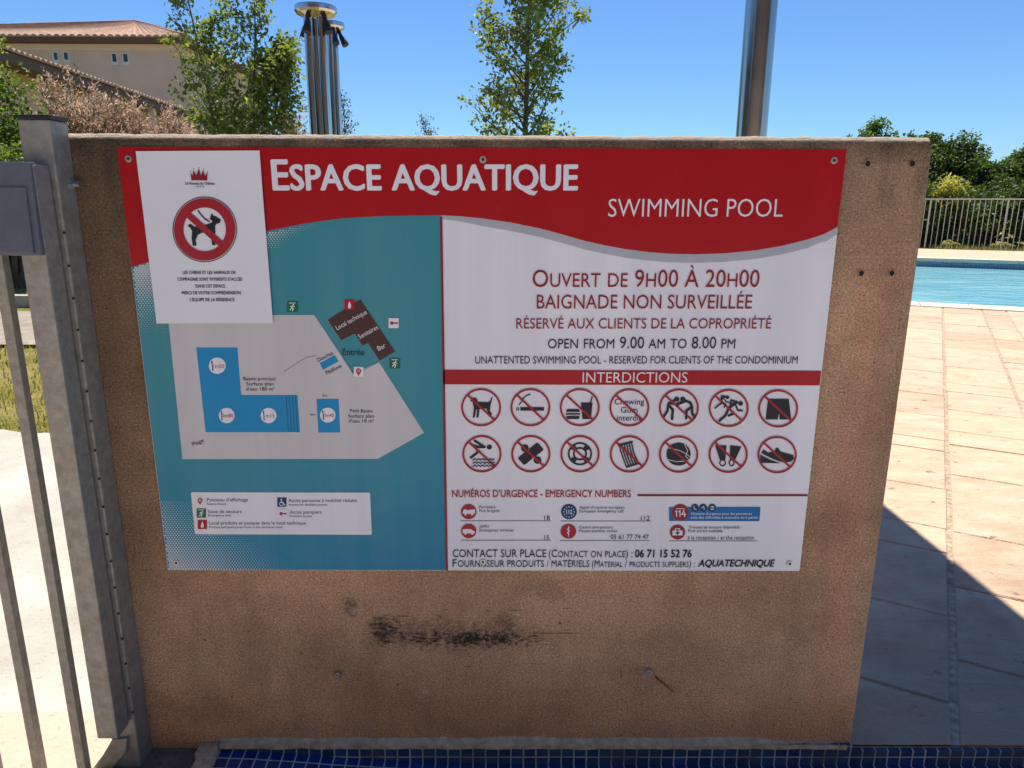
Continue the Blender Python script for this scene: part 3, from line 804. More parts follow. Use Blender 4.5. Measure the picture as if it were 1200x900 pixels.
f = Flat(3); f.poly([(784, 594.2), (890.5, 594), (891, 595), (889.6, 610), (888.6, 610.6), (784, 610.2)]); f.build('deaf_helpline_box', M['boxblue'], board)
letter('helpline_lettering', M['white'], [("Numéro d'urgence pour les personnes", 810, 880.7, 603, 3.1), ('avec des difficultés à entendre ou à parler', 809, 888, 607.4, 3.1)])
emblem(549.3, 599.4, 9.2, 8.9, M['redink'], em_fire); emblem(549.3, 622, 9.0, 8.5, M['redink'], em_amb)
emblem(666.7, 599.4, 9.2, 8.9, M['dkblue'], em_eu, M['halftone']); emblem(666, 622.3, 9.2, 8.6, M['redink'], em_snake)
emblem(797, 600.3, 10, 9.8, M['dkred'], em_114); emblem(793.8, 623.3, 9.0, 8.6, M['dkred'], em_kit)
fk = Flat(4.9); fk.stroke([(791.5, 624), (796.1, 624)], 1.4, False); fk.stroke([(793.8, 621.8), (793.8, 626.2)], 1.4, False); fk.build('first_aid_cross', M['ink'], board)
for x, ln in ((814.3, [(-.3,.4),(-.2,-.3),(.3,-.4)]), (824, [(-.4,0),(.1,.4),(.2,-.4)]), (834.5, [(-.4,.35),(.4,.35),(-.4,-.35),(.4,-.35)])):
    fr = Flat(3.4); fr.disc(x, 594.8, 4.6, 4.6); o = fr.build('helpline_icon', M['dkblue'], board)
    fi = Flat(4.2); Local(fi, x, 594.8, 4.6, 4.6).stroke(ln, .2); fi.build('icon_drawing', M['halftone'], o)
letter('contact_lettering', M['ink'], [('CONTACT SUR PLACE', 530.5, 640, 652.7, 9), ('(Contact on place) :', 643, 741, 652.7, 8.8, dict(small=.8)),
    ('F', 530.5, 535.2, 664, 8.8), ('OURNISSEUR PRODUITS / MATÉRIELS', 536.6, 690.5, 664, 7.6), ('(Material / products suppliers) :', 693.5, 814, 664.2, 8, dict(small=.76))])
letter('contact_number', M['ink'], [('06 71 15 52 76', 744, 810, 652.7, 8.6, dict(bold=.028)), ('AQUATECHNIQUE', 818, 907, 663.6, 7.8, dict(bold=.028, shear=.18))])

# ---- the site plan
plan = Flat(2.6); plan.poly([(197.3, 372), (321, 369), (368.3, 369), (414, 438), (444, 424), (497, 507), (442.7, 537.5), (214, 537.8)])
plan = plan.build('site_plan', M['grey'], board)
f = Flat(3.2); f.poly([(230.3, 407), (278.5, 407), (282.9, 462.7), (348.9, 462.7), (351.8, 506.3), (241.3, 506.3)]); f.build('main_basin', M['blue'], plan)
f = Flat(3.2); f.poly([(371, 467.1), (397.1, 467.1), (398.9, 506.7), (373.3, 506.7)]); f.build('small_basin', M['blue'], plan)
f = Flat(3.2); f.poly([(375, 425.3), (392.5, 415.8), (397, 423.3), (378.7, 433.3)]); f.build('shower_basin', M['blue'], plan)
f = Flat(3.8)
for k_ in range(4): f.stroke([(335.6+k_*3.6, 463), (338.2+k_*3.6, 506)], .55, False)
f.build('basin_steps', M['dkblue'], plan)
f = Flat(3.2); f.poly([(384.2, 374.7), (422.5, 350.8), (463, 411.7), (445, 422.5), (431.3, 401.7), (425, 405), (415.8, 390.8), (400, 398.7)]); f.build('building_plan', M['brown'], plan)
f = Flat(3.2); f.stroke([(393.3, 402.8), (400, 398.7)], .6, False); f.stroke([(393.3, 402.8), (414, 438)], .6, False); f.stroke([(444, 424), (420, 437)], .6, False); f.build('entrance_outline', M['tealdark'], plan)
for cx, cy, r_ in ((255, 428.4, 9.6), (266, 486.7, 9), (315, 486.7, 9), (384.3, 486.2, 8.8)):
    fd_ = Flat(4); fd_.disc(cx, cy, r_*1.02, r_); o = fd_.build('depth_marker', M['white'], plan)
letter('depth_lettering', M['redink'], [('1m50', 250.5, 263.5, 431, 4.4), ('0m80', 260.8, 274, 489, 4.4), ('1m15', 309.8, 322, 489, 4.4), ('0m40', 379.5, 392, 488.6, 4.4)], 5, plan)
for cx, cy in ((249, 428.4), (260, 486.7), (309.3, 486.7), (378.8, 486.2)):
    f = Flat(5); f.stroke([(cx-.2, cy-5), (cx+.6, cy+5)], .7, False); f.poly([(cx-1.4, cy-3.6), (cx-.2, cy-6), (cx+1, cy-3.6)]); f.poly([(cx-.6, cy+3.6), (cx+.7, cy+6), (cx+1.8, cy+3.6)]); f.build('depth_arrow', M['ink'], plan)
def rot_text(f, s, cx, cy, ln, h, deg, **kw):
    c_, s_ = math.cos(R(deg)), math.sin(R(deg)); f.text(s, cx-ln/2*c_, cx+ln/2*c_, cy+ln/2*s_, h, yb1=cy-ln/2*s_, **kw)
f = Flat(4.6)
for s_, x0, x1, yb, h in (('Bassin principal', 285.8, 323.2, 445.6, 4.1), ('Surface plan', 289.3, 321, 451.6, 4.1), ("d'eau 180 m²", 289, 322.5, 457.6, 4.1), ('Petit Bassin', 410.5, 437, 483.2, 4), ('Surface plan', 408.5, 438.5, 489.2, 4), ("d'eau 18 m²", 409, 438.5, 495, 4), ('3m', 378.2, 384, 464.6, 2.6), ('6m', 364, 369.8, 486.8, 2.6), ('Entrée', 402, 427, 416.2, 7.6)):
    f = Flat(4.6); f.text(s_, x0, x1, yb, h); f.build('plan_lettering', M['ink'], plan)
f = Flat(4.6)
for s_, cx, cy, ln, h, dg_ in (('Plage', 233.3, 520, 14, 4.4, 22), ('Douches', 382.4, 419.6, 20, 4.6, 27), ('Pédiluve', 392.2, 434.5, 20, 4.6, 27)):
    f = Flat(4.6); rot_text(f, s_, cx, cy, ln, h, dg_); f.build('plan_lettering', M['ink'], plan)
for s_, cx, cy, ln, h in (('Local technique', 413.2, 377, 40, 5.2), ('Sanitaires', 433, 391, 25, 5.2), ('Bar', 448.5, 408.6, 9.5, 5.4)):
    f = Flat(4.6); rot_text(f, s_, cx, cy, ln, h, 29); f.build('room_lettering', M['white'], plan)
f = Flat(3.6); f.stroke([(333, 435.5), (340, 431), (351, 423.5), (360, 418.5), (370, 416.4)], .7); f.build('scratch', M['rule'], plan)

def icon(kind, cx, cy, sz, parent):
    s2 = sz/2
    mats = {'exit': M['green'], 'fire': M['red'], 'pin': M['white'], 'pump': M['white'], 'chair': M['dkblue']}
    fb_ = Flat(4.8); fb_.rect(cx-s2, cy-s2, cx+s2, cy+s2); o = fb_.build('plan_symbol', mats[kind], parent)
    fi = Flat(5.6); p = Local(fi, cx, cy, s2, s2)
    if kind == 'exit':
        p.rect(-.6, .8, .6, .66); p.disc(.2, .4, .14); p.stroke([(.1,.2),(-.1,-.15),(.2,-.35),(.0,-.75)], .2); p.stroke([(-.1,-.15),(-.45,-.6)], .18); p.stroke([(-.4,.05),(0,.2),(.45,0)], .14); im = M['white']
    elif kind == 'fire':
        p.poly([(0,.7),(.28,.15),(.32,-.35),(.18,-.7),(-.18,-.7),(-.32,-.35),(-.22,.15)]); im = M['white']
    elif kind == 'pin':
        p.ring(0, .15, .55, .55, .26); p.poly([(-.42,-.15),(.42,-.15),(0,-.85)]); p.disc(0, .15, .16); im = M['redink']
    elif kind == 'pump':
        p.disc(-.35, 0, .36); p.stroke([(-.2,0),(.55,0)], .22); p.disc(.62, 0, .22); im = M['redink']
    else:
        p.disc(-.1, .6, .16); p.stroke([(-.1,.4),(-.05,-.1),(.4,-.1),(.55,-.6),(.75,-.6)], .16); p.ring(-.05, -.32, .48, .48, .14); im = M['white']
    fi.build('symbol_drawing', im, o)
icon('exit', 343, 359.3, 12.2, board); icon('exit', 462.7, 425.6, 12, board); icon('fire', 409.8, 357, 12, board); icon('pump', 461.5, 378.4, 11.8, board); icon('pin', 420.5, 435.3, 11.4, board)
fb_ = Flat(2.8); fb_.poly([(224, 577.6), (225, 576.6), (432.6, 577), (433.8, 578.2), (435.8, 625), (434.6, 626.4), (230, 625.8), (228.6, 624.6)]); fb_.build('legend_panel', M['white'], board)
icon('pin', 235, 586.6, 10.8, board); icon('exit', 236.4, 600.8, 10.8, board); icon('fire', 237.6, 614.2, 10.8, board); icon('chair', 330.6, 588, 10.8, board); icon('pump', 331.6, 601.4, 10.8, board)
letter('legend_lettering', M['ink'], [("Panneau d'affichage", 243, 291, 587.2, 3.9), ('Notice board', 243, 265, 591.4, 2.6), ('Issue de secours', 244.4, 283.6, 600.8, 3.9), ('Emergency exit', 244.4, 271, 604.8, 2.6), ('Local produits et pompes dans le local technique', 245.6, 359, 614.4, 3.9),
    ('Product and pool pump room in the technical room', 245.6, 331.6, 618.6, 2.6), ('Accès personne à mobilité réduite', 338.6, 418.6, 588, 3.9), ('Access for disabled person', 338.6, 383.6, 592.3, 2.6), ('Accès pompiers', 340, 377, 601.6, 3.9), ('Fireman access', 340, 366, 605.6, 2.6)])
for px, py in ((151, 186), (566, 187), (977, 188), (207, 659), (566, 658), (925, 660)):
    c = ony(px, py, YB); s_ = MB()
    s_.tube([(c.x, YB+.001, c.z), (c.x, YB-.0026, c.z)], [.0062, .0058], 14)
    so = s_.build('screw', M['zinc'], board, bevel=.0005)
    s_ = MB(); s_.tube([(c.x, YB-.0022, c.z), (c.x, YB-.0030, c.z)], .0028, 8); s_.build('screw_recess', M['black'], so)

# ------------------------------------------------------------------ the paper notice stuck on the board
YP = YB - .0042
pc = ony(253, 378, YP)
paper = thing('paper_notice', (pc.x, YP, pc.z), 'white paper notice with a no dogs sign stuck over the corner of the board', 'notice')
ps = MB(); corners = [(160.6, 177.4), (305, 176.6), (320.8, 378.2), (185, 378.6)]
nx, ny = 10, 14; grid = []
for j in range(ny+1):
    for i in range(nx+1):
        a = lerp(corners[0], corners[1], i/nx); b_ = lerp(corners[3], corners[2], i/nx); q = lerp(a, b_, j/ny); p = ony(*q, YB)
        grid.append((p.x, YP - .0006 + .0007*mn.noise(Vector((i*.35, j*.3, 2))), p.z))
fr_ = [(j*(nx+1)+i, j*(nx+1)+i+1, (j+1)*(nx+1)+i+1, (j+1)*(nx+1)+i) for j in range(ny) for i in range(nx)]
ps.add(grid, fr_); ps.add([(x, y+.0008, z) for x, y, z in grid], [tuple(reversed(q)) for q in fr_])
ps.build('sheet', M['paper'], paper, smooth=True, recalc=False)
pf_ = lambda lay: Flat(lay, YP-.0016)
f = pf_(0); f.ring(241.5, 268.7, 37.6, 38.3, .9); f.build('outline', M['ink'], paper)
f = pf_(1); f.ring(241.5, 268.7, 35.8, 36.5, 11); f.poly([(216.4, 251.2), (221.2, 245.4), (266.8, 286.2), (262, 292)]); sy = f.build('prohibition_symbol', M['redink'], paper)
f = pf_(.4)
f.poly([(222.3, 263.5), (225, 262.3), (229.5, 265.6), (236, 265.3), (245, 262.5), (249.5, 260.8), (250.5, 258.8), (247.3, 256.6), (248.3, 254), (249.3, 249.6), (252, 253.3), (254, 253.2), (260.5, 257.5), (259, 261.2), (255, 262.4), (253.6, 264.5), (253.8, 272), (253, 281), (254.2, 287.2), (250.3, 287.2), (249, 279), (247, 273.2), (238.5, 272.6), (233.5, 275), (230.8, 281), (232, 287.7), (227.5, 287.7), (226.2, 279), (226.8, 270.5), (224.4, 266.5), (222.2, 265.6)])
f.stroke([(233.6, 246.6), (237.5, 252), (242, 256.6), (246.6, 259.4)], 1.5)
f.build('dog_pictogram', M['ink'], sy)
f = pf_(0)
f.poly([(226, 211.6), (224.8, 202), (227.4, 206.4), (228.4, 199.2), (231.4, 206), (234.7, 197.6), (237, 206), (239.8, 199.2), (241.6, 206.3), (244.6, 202.2), (244.4, 211.6)])
for x, y in ((224.4, 201.2), (228.4, 198), (234.7, 196.6), (240, 198.2), (245, 201.6)): f.disc(x, y, .6, .6, 8)
f.build('crown_emblem', M['dkred'], paper)
f = pf_(.2)
f.text('Le Hameau du Château', 219, 253, 216.6, 3.0, bold=.02)
for i in range(3):
    f.poly([(233.2+3.2*i+1.3*math.cos(R(-90+36*k_))*(1 if k_ % 2 == 0 else .42), 218.8+1.2*math.sin(R(-90+36*k_))*(1 if k_ % 2 == 0 else .42)) for k_ in range(10)])
f.build('emblem_lettering', M['ink'], paper)
f = pf_(.2)
for s_, x0, x1, yb in (("LES CHIENS ET LES ANIMAUX DE", 216, 277.6, 320.9), ("COMPAGNIE SONT INTERDITS D'ACCÈS", 210, 285, 328.7), ("DANS CET ESPACE", 231, 265.4, 336.7), ("MERCI DE VOTRE COMPRÉHENSION", 215, 283.4, 344.6), ("L'ÉQUIPE DE LA RÉSIDENCE", 224.4, 276.3, 352.6)):
    f = pf_(.2); f.text(s_, x0, x1, yb, 3.6, bold=.02); f.build('notice_lettering', M['ink'], paper)

# ------------------------------------------------------------------ gate post and gate
zt = ony(57, 137, -.05).z
post = thing('gate_post', (-.726, -.025, -.02), 'grey square steel gate post with black cap at the left end of the wall', 'post')
m_ = MB(); m_.box(-.752, -.700, -.052, -.001, -.03, zt-.004); m_.build('tube', M['galv'], post, bevel=.003)
m_ = MB(); m_.box(-.7535, -.6985, -.0535, .0005, zt-.0035, zt+.0035); m_.build('cap', M['black'], post, bevel=.0015)
c = ony(88, 216, -.01); m_ = MB(); m_.tube([(c.x-.014, -.012, c.z), (c.x+.010, -.012, c.z)], .006, 8); m_.tube([(c.x-.004, -.012, c.z), (c.x+.002, -.012, c.z)], .010, 6); m_.build('bolt', M['zinc'], post)
m_ = MB()
for z in [.12+.055*i for i in range(18)]:
    m_ = MB(); m_.tube([(-.7005, -.0526, z), (-.7005, -.0545, z)], .0022, 6); m_.build('rivet', M['dark_hole'], post)

gate = thing('metal_gate', (-1.1, -.08, -.02), 'galvanised barred gate leaf with a blue grey sheet panel at its top', 'gate')
YG0, YG1 = -.099, -.056
gtop = ony(40, 190, YG0).z
gs = lambda x, y: ony(x, y, YG0)
xr = gs(53.5, 300).x; xl = gs(24.5, 300).x
zb = gs(120, 866).z
m_ = MB(); m_.box(xl, xr, YG0, YG1, zb, gtop-.002); m_.build('stile', M['galv'], gate, bevel=.003)
zpb = gs(25, 299).z
m_ = MB()
# folded sheet panel leaning back a little, with a pressed raised field
def prism(mb, x0, x1, ya, yb_, z0, z1, th):
    mb.add([(x0, yb_, z0), (x1, yb_, z0), (x1, ya, z1), (x0, ya, z1), (x0, yb_+th, z0), (x1, yb_+th, z0), (x1, ya+th, z1), (x0, ya+th, z1)],
           [(0,1,2,3),(7,6,5,4),(0,4,5,1),(1,5,6,2),(2,6,7,3),(3,7,4,0)])
prism(m_, -1.62, xr-.0005, YG0-.004, YG0-.010, zpb, gtop, .014); pn_ = m_.build('sheet_panel', M['greypaint'], gate, bevel=.002)
m_ = MB(); xp = gs(40, 260).x; prism(m_, -1.60, xp, YG0-.0085, YG0-.0145, zpb+.004, gs(20, 219).z, .006); m_.build('raised_field', M['greypaint'], pn_, bevel=.0015)
m_ = MB(); m_.box(-1.62, xl-.001, YG0+.012, YG1-.004, zpb-.03+.032, zpb+.03); m_.build('top_rail', M['galv'], gate, bevel=.002)
xb = gs(85, 900).x; xa = gs(33.5, 900).x
sp = xb-xa
xb0 = gs(74, 830).x; xa0 = gs(20, 830).x; sp = xb0-xa0
for i in range(9):
    x = xb0 - sp*i
    m_ = MB(); m_.box(x, x+.0175, YG0+.010, YG0+.0275, -.06+.02, zpb+.01); m_.build('bar', M['galv'], gate, bevel=.0015)
m_ = MB(); m_.box(-1.62, xl-.001, YG0+.003, YG1-.003, -.075+.0, -.035); m_.build('bottom_rail', M['galv'], gate, bevel=.002)
m_ = MB()
fq = [(131, 867), (149, 866), (148, 882), (124, 910), (106, 910), (124, 879)]
fa = [ony(x, y, YG1-.004) for x, y in fq]
m_.add([tuple(p) for p in fa] + [(p.x, p.y+.03, p.z) for p in fa], [tuple(range(6)), tuple(range(11, 5, -1))] + [(k, (k+1) % 6, 6+(k+1) % 6, 6+k) for k in range(6)])
m_.build('foot', M['galv'], gate, bevel=.002)

# ------------------------------------------------------------------ steel column, canopy whose edge shades the paving
cc = ony(872, 153, 1.3); cl, cr_ = ony(862, 153, 1.3), ony(908, 153, 1.3)
cxm = (ony(863, 150, 1.3).x + ony(898.5, 150, 1.3).x)/2
cb_ = (ony(863.5, 150, 1.3) + ony(898.5, 150, 1.3))/2
colm = thing('steel_column', (cb_.x, 1.3, 0), 'round brushed steel column rising behind the right half of the wall', 'column')
rad = (ony(898.5, 150, 1.3).x - ony(863.5, 150, 1.3).x)/2
m_ = MB(); m_.lathe((cb_.x, 1.3, .012), [(rad, 0), (rad, 2.60)], 40); m_.build('tube', M['column'], colm, smooth=True)
m_ = MB(); m_.lathe((cb_.x, 1.3, 0), [(rad*2, 0), (rad*2, .012)], 32); m_.build('base_plate', M['column'], colm)
cz = 2.62; shift = cz/math.tan(R(SUN_EL)); sx = -shift*math.tan(R(SUN_AZ))
M['soffit_brown'] = simple('canopy_sheet', (.16, .12, .09), .6)
can = thing('entrance_canopy', (.4, 2.4, cz), 'flat canopy held by the steel column over the pool entrance', 'canopy')
m_ = MB(); m_.box(-.25, 1.471-sx, 1.12, 4.4, cz, cz+.06); m_.build('roof_panel', M['soffit_brown'], can, bevel=.004)
m_ = MB(); m_.box(-.20, 1.42-sx, 1.26, 1.34, cz-.10, cz-.001); m_.build('beam', M['galv'], can)


M['fascia'] = simple('brown_fascia', (.12, .065, .05), .7)
blocker = thing('sky_blocker', (0, -13, -.02), 'unseen brown block added behind the camera to dim the sky and darken reflections', 'building')  # added out of view: holds back sky light, gives column and board dark reflections
m_ = MB(); m_.box(-16, 18, -15.5, -11.5, -.1, 6.1); m_.build('wall', simple('blocker_brown', (.20, .16, .135), .8, 0, .25, 3), blocker)  # body of the unseen added block
m_ = MB(); m_.box(-17, 19, -16.2, -10.0, 6.1, 6.4); m_.build('roof', M['fascia'], blocker)  # top of the unseen added block

# ------------------------------------------------------------------ showers
def shower(px0, px1, py, Y, label, heads, ztop_px):
    a = ony(px0, py, Y); b_ = ony(px1, py, Y); r = (b_.x-a.x)/2; cx = (a.x+b_.x)/2
    zt_ = ony((px0+px1)/2, ztop_px, Y).z
    t = thing('pool_shower', (cx, Y, 0), label, 'shower', 'outdoor showers behind the wall')
    pr = r*.40
    for ang in (200, 320, 80):
        x = cx + (r-pr)*math.cos(R(ang)); y = Y + (r-pr)*math.sin(R(ang))
        m_ = MB(); m_.lathe((x, y, 0), [(pr, 0), (pr, zt_-.02)], 24); m_.build('pipe', M['steel'], t, smooth=True)
    m_ = MB(); m_.lathe((cx, Y, 0), [(r*.62, 0), (r*.62, zt_-.03)], 24); m_.build('core_tube', M['steel'], t, smooth=True)
    R2 = r*1.62
    m_ = MB(); m_.lathe((cx, Y, zt_-.085), [(r*.7, 0), (R2*.92, .035), (R2, .05), (R2, .078), (R2*.97, .085)], 48); m_.build('cap', M['steel'], t, bevel=0)
    for ang, tilt in heads:
        d = Vector((math.cos(R(ang)), math.sin(R(ang)), 0))
        p = Vector((cx, Y, zt_-.07)) + d*(R2*.66)
        h_ = MB(); q = p + d*.02*tilt - Vector((0, 0, .045)); e_ = q + d*.04*tilt - Vector((0, 0, .065))
        h_.tube([p, q], .016, 10); h_.tube([q, q+(e_-q)*.35, e_, e_+(e_-q).normalized()*.01], [.019, .023, .031, .030], 14)
        h_.build('shower_head', M['black'], t, smooth=True)
    return t
shower(359.5, 389, 85, 4.4, 'polished steel pool shower with the larger round cap, left of the pair', [(-112, .35), (-42, .7), (150, .5)], 8)
shower(381, 400.5, 95, 5.6, 'polished steel pool shower half hidden behind the other shower', [(-20, 1.0), (-60, .8)], 27)

# ------------------------------------------------------------------ buildings
M['render_tan'] = simple('house_render', (.60, .47, .38), .9, 0, .06, .8, .002, 30)
M['render_band'] = simple('house_band', (.70, .56, .44), .9, 0, .05, 1)
M['tile_roof'] = (lambda t: (t.set(t.mix(t.ramp(t.noise(1, 4, .6, t.mapped((3, 3, 3))), [(.35, 0.0), (.7, 1.0)]), (.36, .215, .15), (.54, .37, .27)), .9, 0, .2), t.m)[-1])(NT('canal_tiles'))
M['fascia'] = simple('brown_fascia', (.12, .065, .05), .7)
M['wood'] = simple('window_white', (.6, .6, .6), .5)
M['glass'] = (lambda t: (t.set((.02, .025, .04), .08, 0, .6), t.m)[-1])(NT('window_glass'))

def corrugated(p0, p1, up, nrows, pitch, amp, z_of=None):
    """roof plane from eave line p0-p1 towards vector list 'up' (at both ends), canal-tile waves across"""
    mb = MB(); p0, p1 = Vector(p0), Vector(p1); ln = (p1-p0).length; n = max(8, int(ln/pitch)*6)
    for j in range(2):
        for i in range(n+1):
            t_ = i/n; base = p0.lerp(p1, t_); top = Vector(up[0]).lerp(Vector(up[1]), t_)
            w = abs(math.sin(math.pi*t_*ln/pitch))*amp
            mb.v.append(tuple((base if j == 0 else top) + Vector((0, 0, w))))
    for i in range(n):
        mb.f.append((i, i+1, n+1+i+1, n+1+i))
    k0 = len(mb.v)                         # eave edge drop so the tiles have thickness
    for i in range(n+1):
        t_ = i/n; base = p0.lerp(p1, t_); mb.v.append((base.x, base.y, base.z-.03))
    for i in range(n): mb.f.append((i+1, i, k0+i, k0+i+1))
    return mb
HY = 42.0
ex1 = ony(216, 42, HY).x; ez = ony(216, 43, HY).z; ex0 = ex1-24
hd = 16.0
house = thing('tall_house', ((ex0+ex1)/2, HY+hd/2, 0), 'tall tan rendered house with tiled hip roof and two small windows', 'building')
m_ = MB(); m_.box(ex0+.5, ex1-.5, HY+.5, HY+hd-.5, -.1, ez-.35); m_.build('wall', M['render_tan'], house)
m_ = MB(); m_.box(ex0+.44, ex1-.44, HY+.44, HY+hd-.44, ez-.64, ez-.30); m_.build('cornice_band', M['render_band'], house)
m_ = MB(); m_.box(ex0+.02, ex1-.02, HY+.02, HY+hd-.02, ez-.28, ez+.02); m_.build('fascia', M['fascia'], house)
apx = ony(160, 27, HY+hd/2)
az_ = apx.z; ax1 = apx.x; ax0 = ax1-.6
rf = corrugated((ex0, HY, ez), (ex1, HY, ez), ((ax0, HY+hd/2, az_), (ax1, HY+hd/2, az_)), 2, .42, .12).build('roof', M['tile_roof'], house, recalc=False)
m_ = corrugated((ex1, HY, ez), (ex1, HY+hd, ez), ((ax1, HY+hd/2, az_), (ax1, HY+hd/2+.01, az_)), 2, .42, .12); m_.build('roof', M['tile_roof'], house, recalc=False)
for (ca, cb2_) in (((ex0, HY+hd, ez), (ex0, HY, ez)), ((ex1, HY+hd, ez), (ex0, HY+hd, ez))):
    m_ = corrugated(ca, cb2_, ((ax0, HY+hd/2, az_), (ax0+.01, HY+hd/2, az_)), 2, .42, .12); m_.build('roof', M['tile_roof'], house, recalc=False)
m_ = MB(); m_.tube([(ex0, HY, ez+.1), (ax1, HY+hd/2, az_+.06), (ex1, HY, ez+.1)], .13, 8); m_.tube([(ax1, HY+hd/2, az_+.06), (ex1, HY+hd, ez+.1)], .13, 8); m_.build('ridge_tiles', M['tile_roof'], rf)
def window(x0, y0, x1, y1, parent, Y):
    a, b_ = ony(x0, y0, Y), ony(x1, y1, Y)
    m_ = MB(); w = .07; x0_, x1_, z0_, z1_ = a.x, b_.x, b_.z, a.z; Yf = Y-.012
    m_.box(x0_, x0_+w, Yf, Y+.02, z0_, z1_); m_.box(x1_-w, x1_, Yf, Y+.02, z0_, z1_); m_.box(x0_+w, x1_-w, Yf, Y+.02, z0_, z0_+w*2.2); m_.box(x0_+w, x1_-w, Yf, Y+.02, z1_-w, z1_)
    fo = m_.build('window', M['wood'], parent)
    m_ = MB(); m_.box(x0_+w, x1_-w, Yf+.008, Y+.01, z0_+w*2.2, z1_-w); m_.build('pane', M['glass'], fo)
for q in ((129.5, 61.5, 138.8, 76), (142.4, 61.5, 152, 76), (61, 60, 70, 73.5), (73, 60, 82, 73.5)): window(*q, house, HY+.5)

# low wing: eave line running away from us
LX = -14.6
e0 = CAM + ray(-60, 34)*((LX-CAM.x)/ray(-60, 34).x); e1 = CAM + ray(243, 138)*((LX-.2-CAM.x)/ray(243, 138).x)
lz = 0.5*(e0.z+e1.z)
low = thing('low_house', (LX-4, (e0.y+e1.y)/2, 0), 'low house wing with dark tiled eave sloping across the view behind the brown shrubs', 'building')
rp = corrugated(e0, e1, (e0+Vector((-6, 0, 1.5)), e1+Vector((-6, 0, 1.5))), 2, .26, .09); rp.build('roof', M['tile_roof'], low, recalc=False)
d_ = (e1-e0)
def along(t_, dx, dz): p = e0 + d_*t_; return Vector((p.x+dx, p.y, p.z+dz))
m_ = MB(); m_.add([along(0, -.06, -.03), along(1, -.06, -.03), along(1, -.06, -.34), along(0, -.06, -.34), along(0, -.16, -.03), along(1, -.16, -.03), along(1, -.16, -.34), along(0, -.16, -.34)], [(0,1,2,3),(7,6,5,4),(0,4,5,1),(1,5,6,2),(2,6,7,3),(3,7,4,0)])
m_.build('fascia', M['fascia'], low)
m_ = MB(); m_.add([along(0, -.16, -.30), along(1, -.16, -.30), along(1, -1.4, -.22), along(0, -1.4, -.22)], [(0, 1, 2, 3)]); m_.build('soffit', M['fascia'], low)
m_ = MB()
p0_, p1_ = along(0, -1.3, 0), along(1, -1.3, 0)
m_.add([(p0_.x, p0_.y, -.1), (p1_.x, p1_.y, -.1), (p1_.x, p1_.y, p1_.z-.2), (p0_.x, p0_.y, p0_.z-.2), (p0_.x-6, p0_.y, -.1), (p1_.x-6, p1_.y, -.1), (p1_.x-6, p1_.y, p1_.z+1.0), (p0_.x-6, p0_.y, p0_.z+1.0)], [(0,1,2,3),(7,6,5,4),(0,4,5,1),(1,5,6,2),(2,6,7,3),(3,7,4,0)])
m_.build('wall', M['render_tan'], low)
for t_ in (.45, .68, .9):
    p = along(t_, -.22, 0); m_ = MB(); m_.box(p.x-.12, p.x+.12, p.y-.12, p.y+.12, -.1, p.z-.3); m_.build('porch_post', M['render_band'], low)

# ------------------------------------------------------------------ trees and shrubs
def rv(r=None):
    r = r or rnd
    while True:
        v = Vector((r.uniform(-1, 1), r.uniform(-1, 1), r.uniform(-1, 1)))
        if .05 < v.length < 1: return v.normalized()
M['bark'] = simple('grey_bark', (.11, .09, .07), .9, 0, .3, 15, .01, 30)
M['leaf_maple'] = leafmat('maple_leaf', (.085, .14, .035), (.28, .36, .10), .5)
M['leaf_pop'] = leafmat('young_tree_leaf', (.10, .15, .035), (.36, .41, .11), .5)
M['leaf_bush'] = leafmat('bush_leaf', (.05, .10, .02), (.20, .31, .06), .45)
M['leaf_dark'] = leafmat('hedge_leaf', (.036, .075, .02), (.11, .175, .045), .4)
M['leaf_gold'] = leafmat('golden_shrub_leaf', (.22, .24, .05), (.62, .60, .18), .45)
M['leaf_tam'] = leafmat('tamarisk_plume', (.40, .29, .22), (.80, .62, .50), .5, (1.15, 1.0, .86))
M['leaf_tamg'] = leafmat('tamarisk_green', (.06, .08, .045), (.14, .15, .08), .3)
M['leaf_grass'] = leafmat('grass_blade', (.15, .18, .045), (.50, .45, .18), .35)

def leaf_cluster(mb, c, r_, n, ls, flat=.7, r=None, droop=.3):
    r = r or rnd
    for _ in range(n):
        o = rv(r)*(r_*r.random()**.5); o.z *= flat
        d = (rv(r) + o.normalized()*.5 - Vector((0, 0, droop))).normalized()
        nn = (rv(r)*.9 + Vector((0, 0, 1))).normalized(); l = ls*r.uniform(.65, 1.3)
        mb.leaf(c+o, d, nn, l, l*r.uniform(.5, .75))

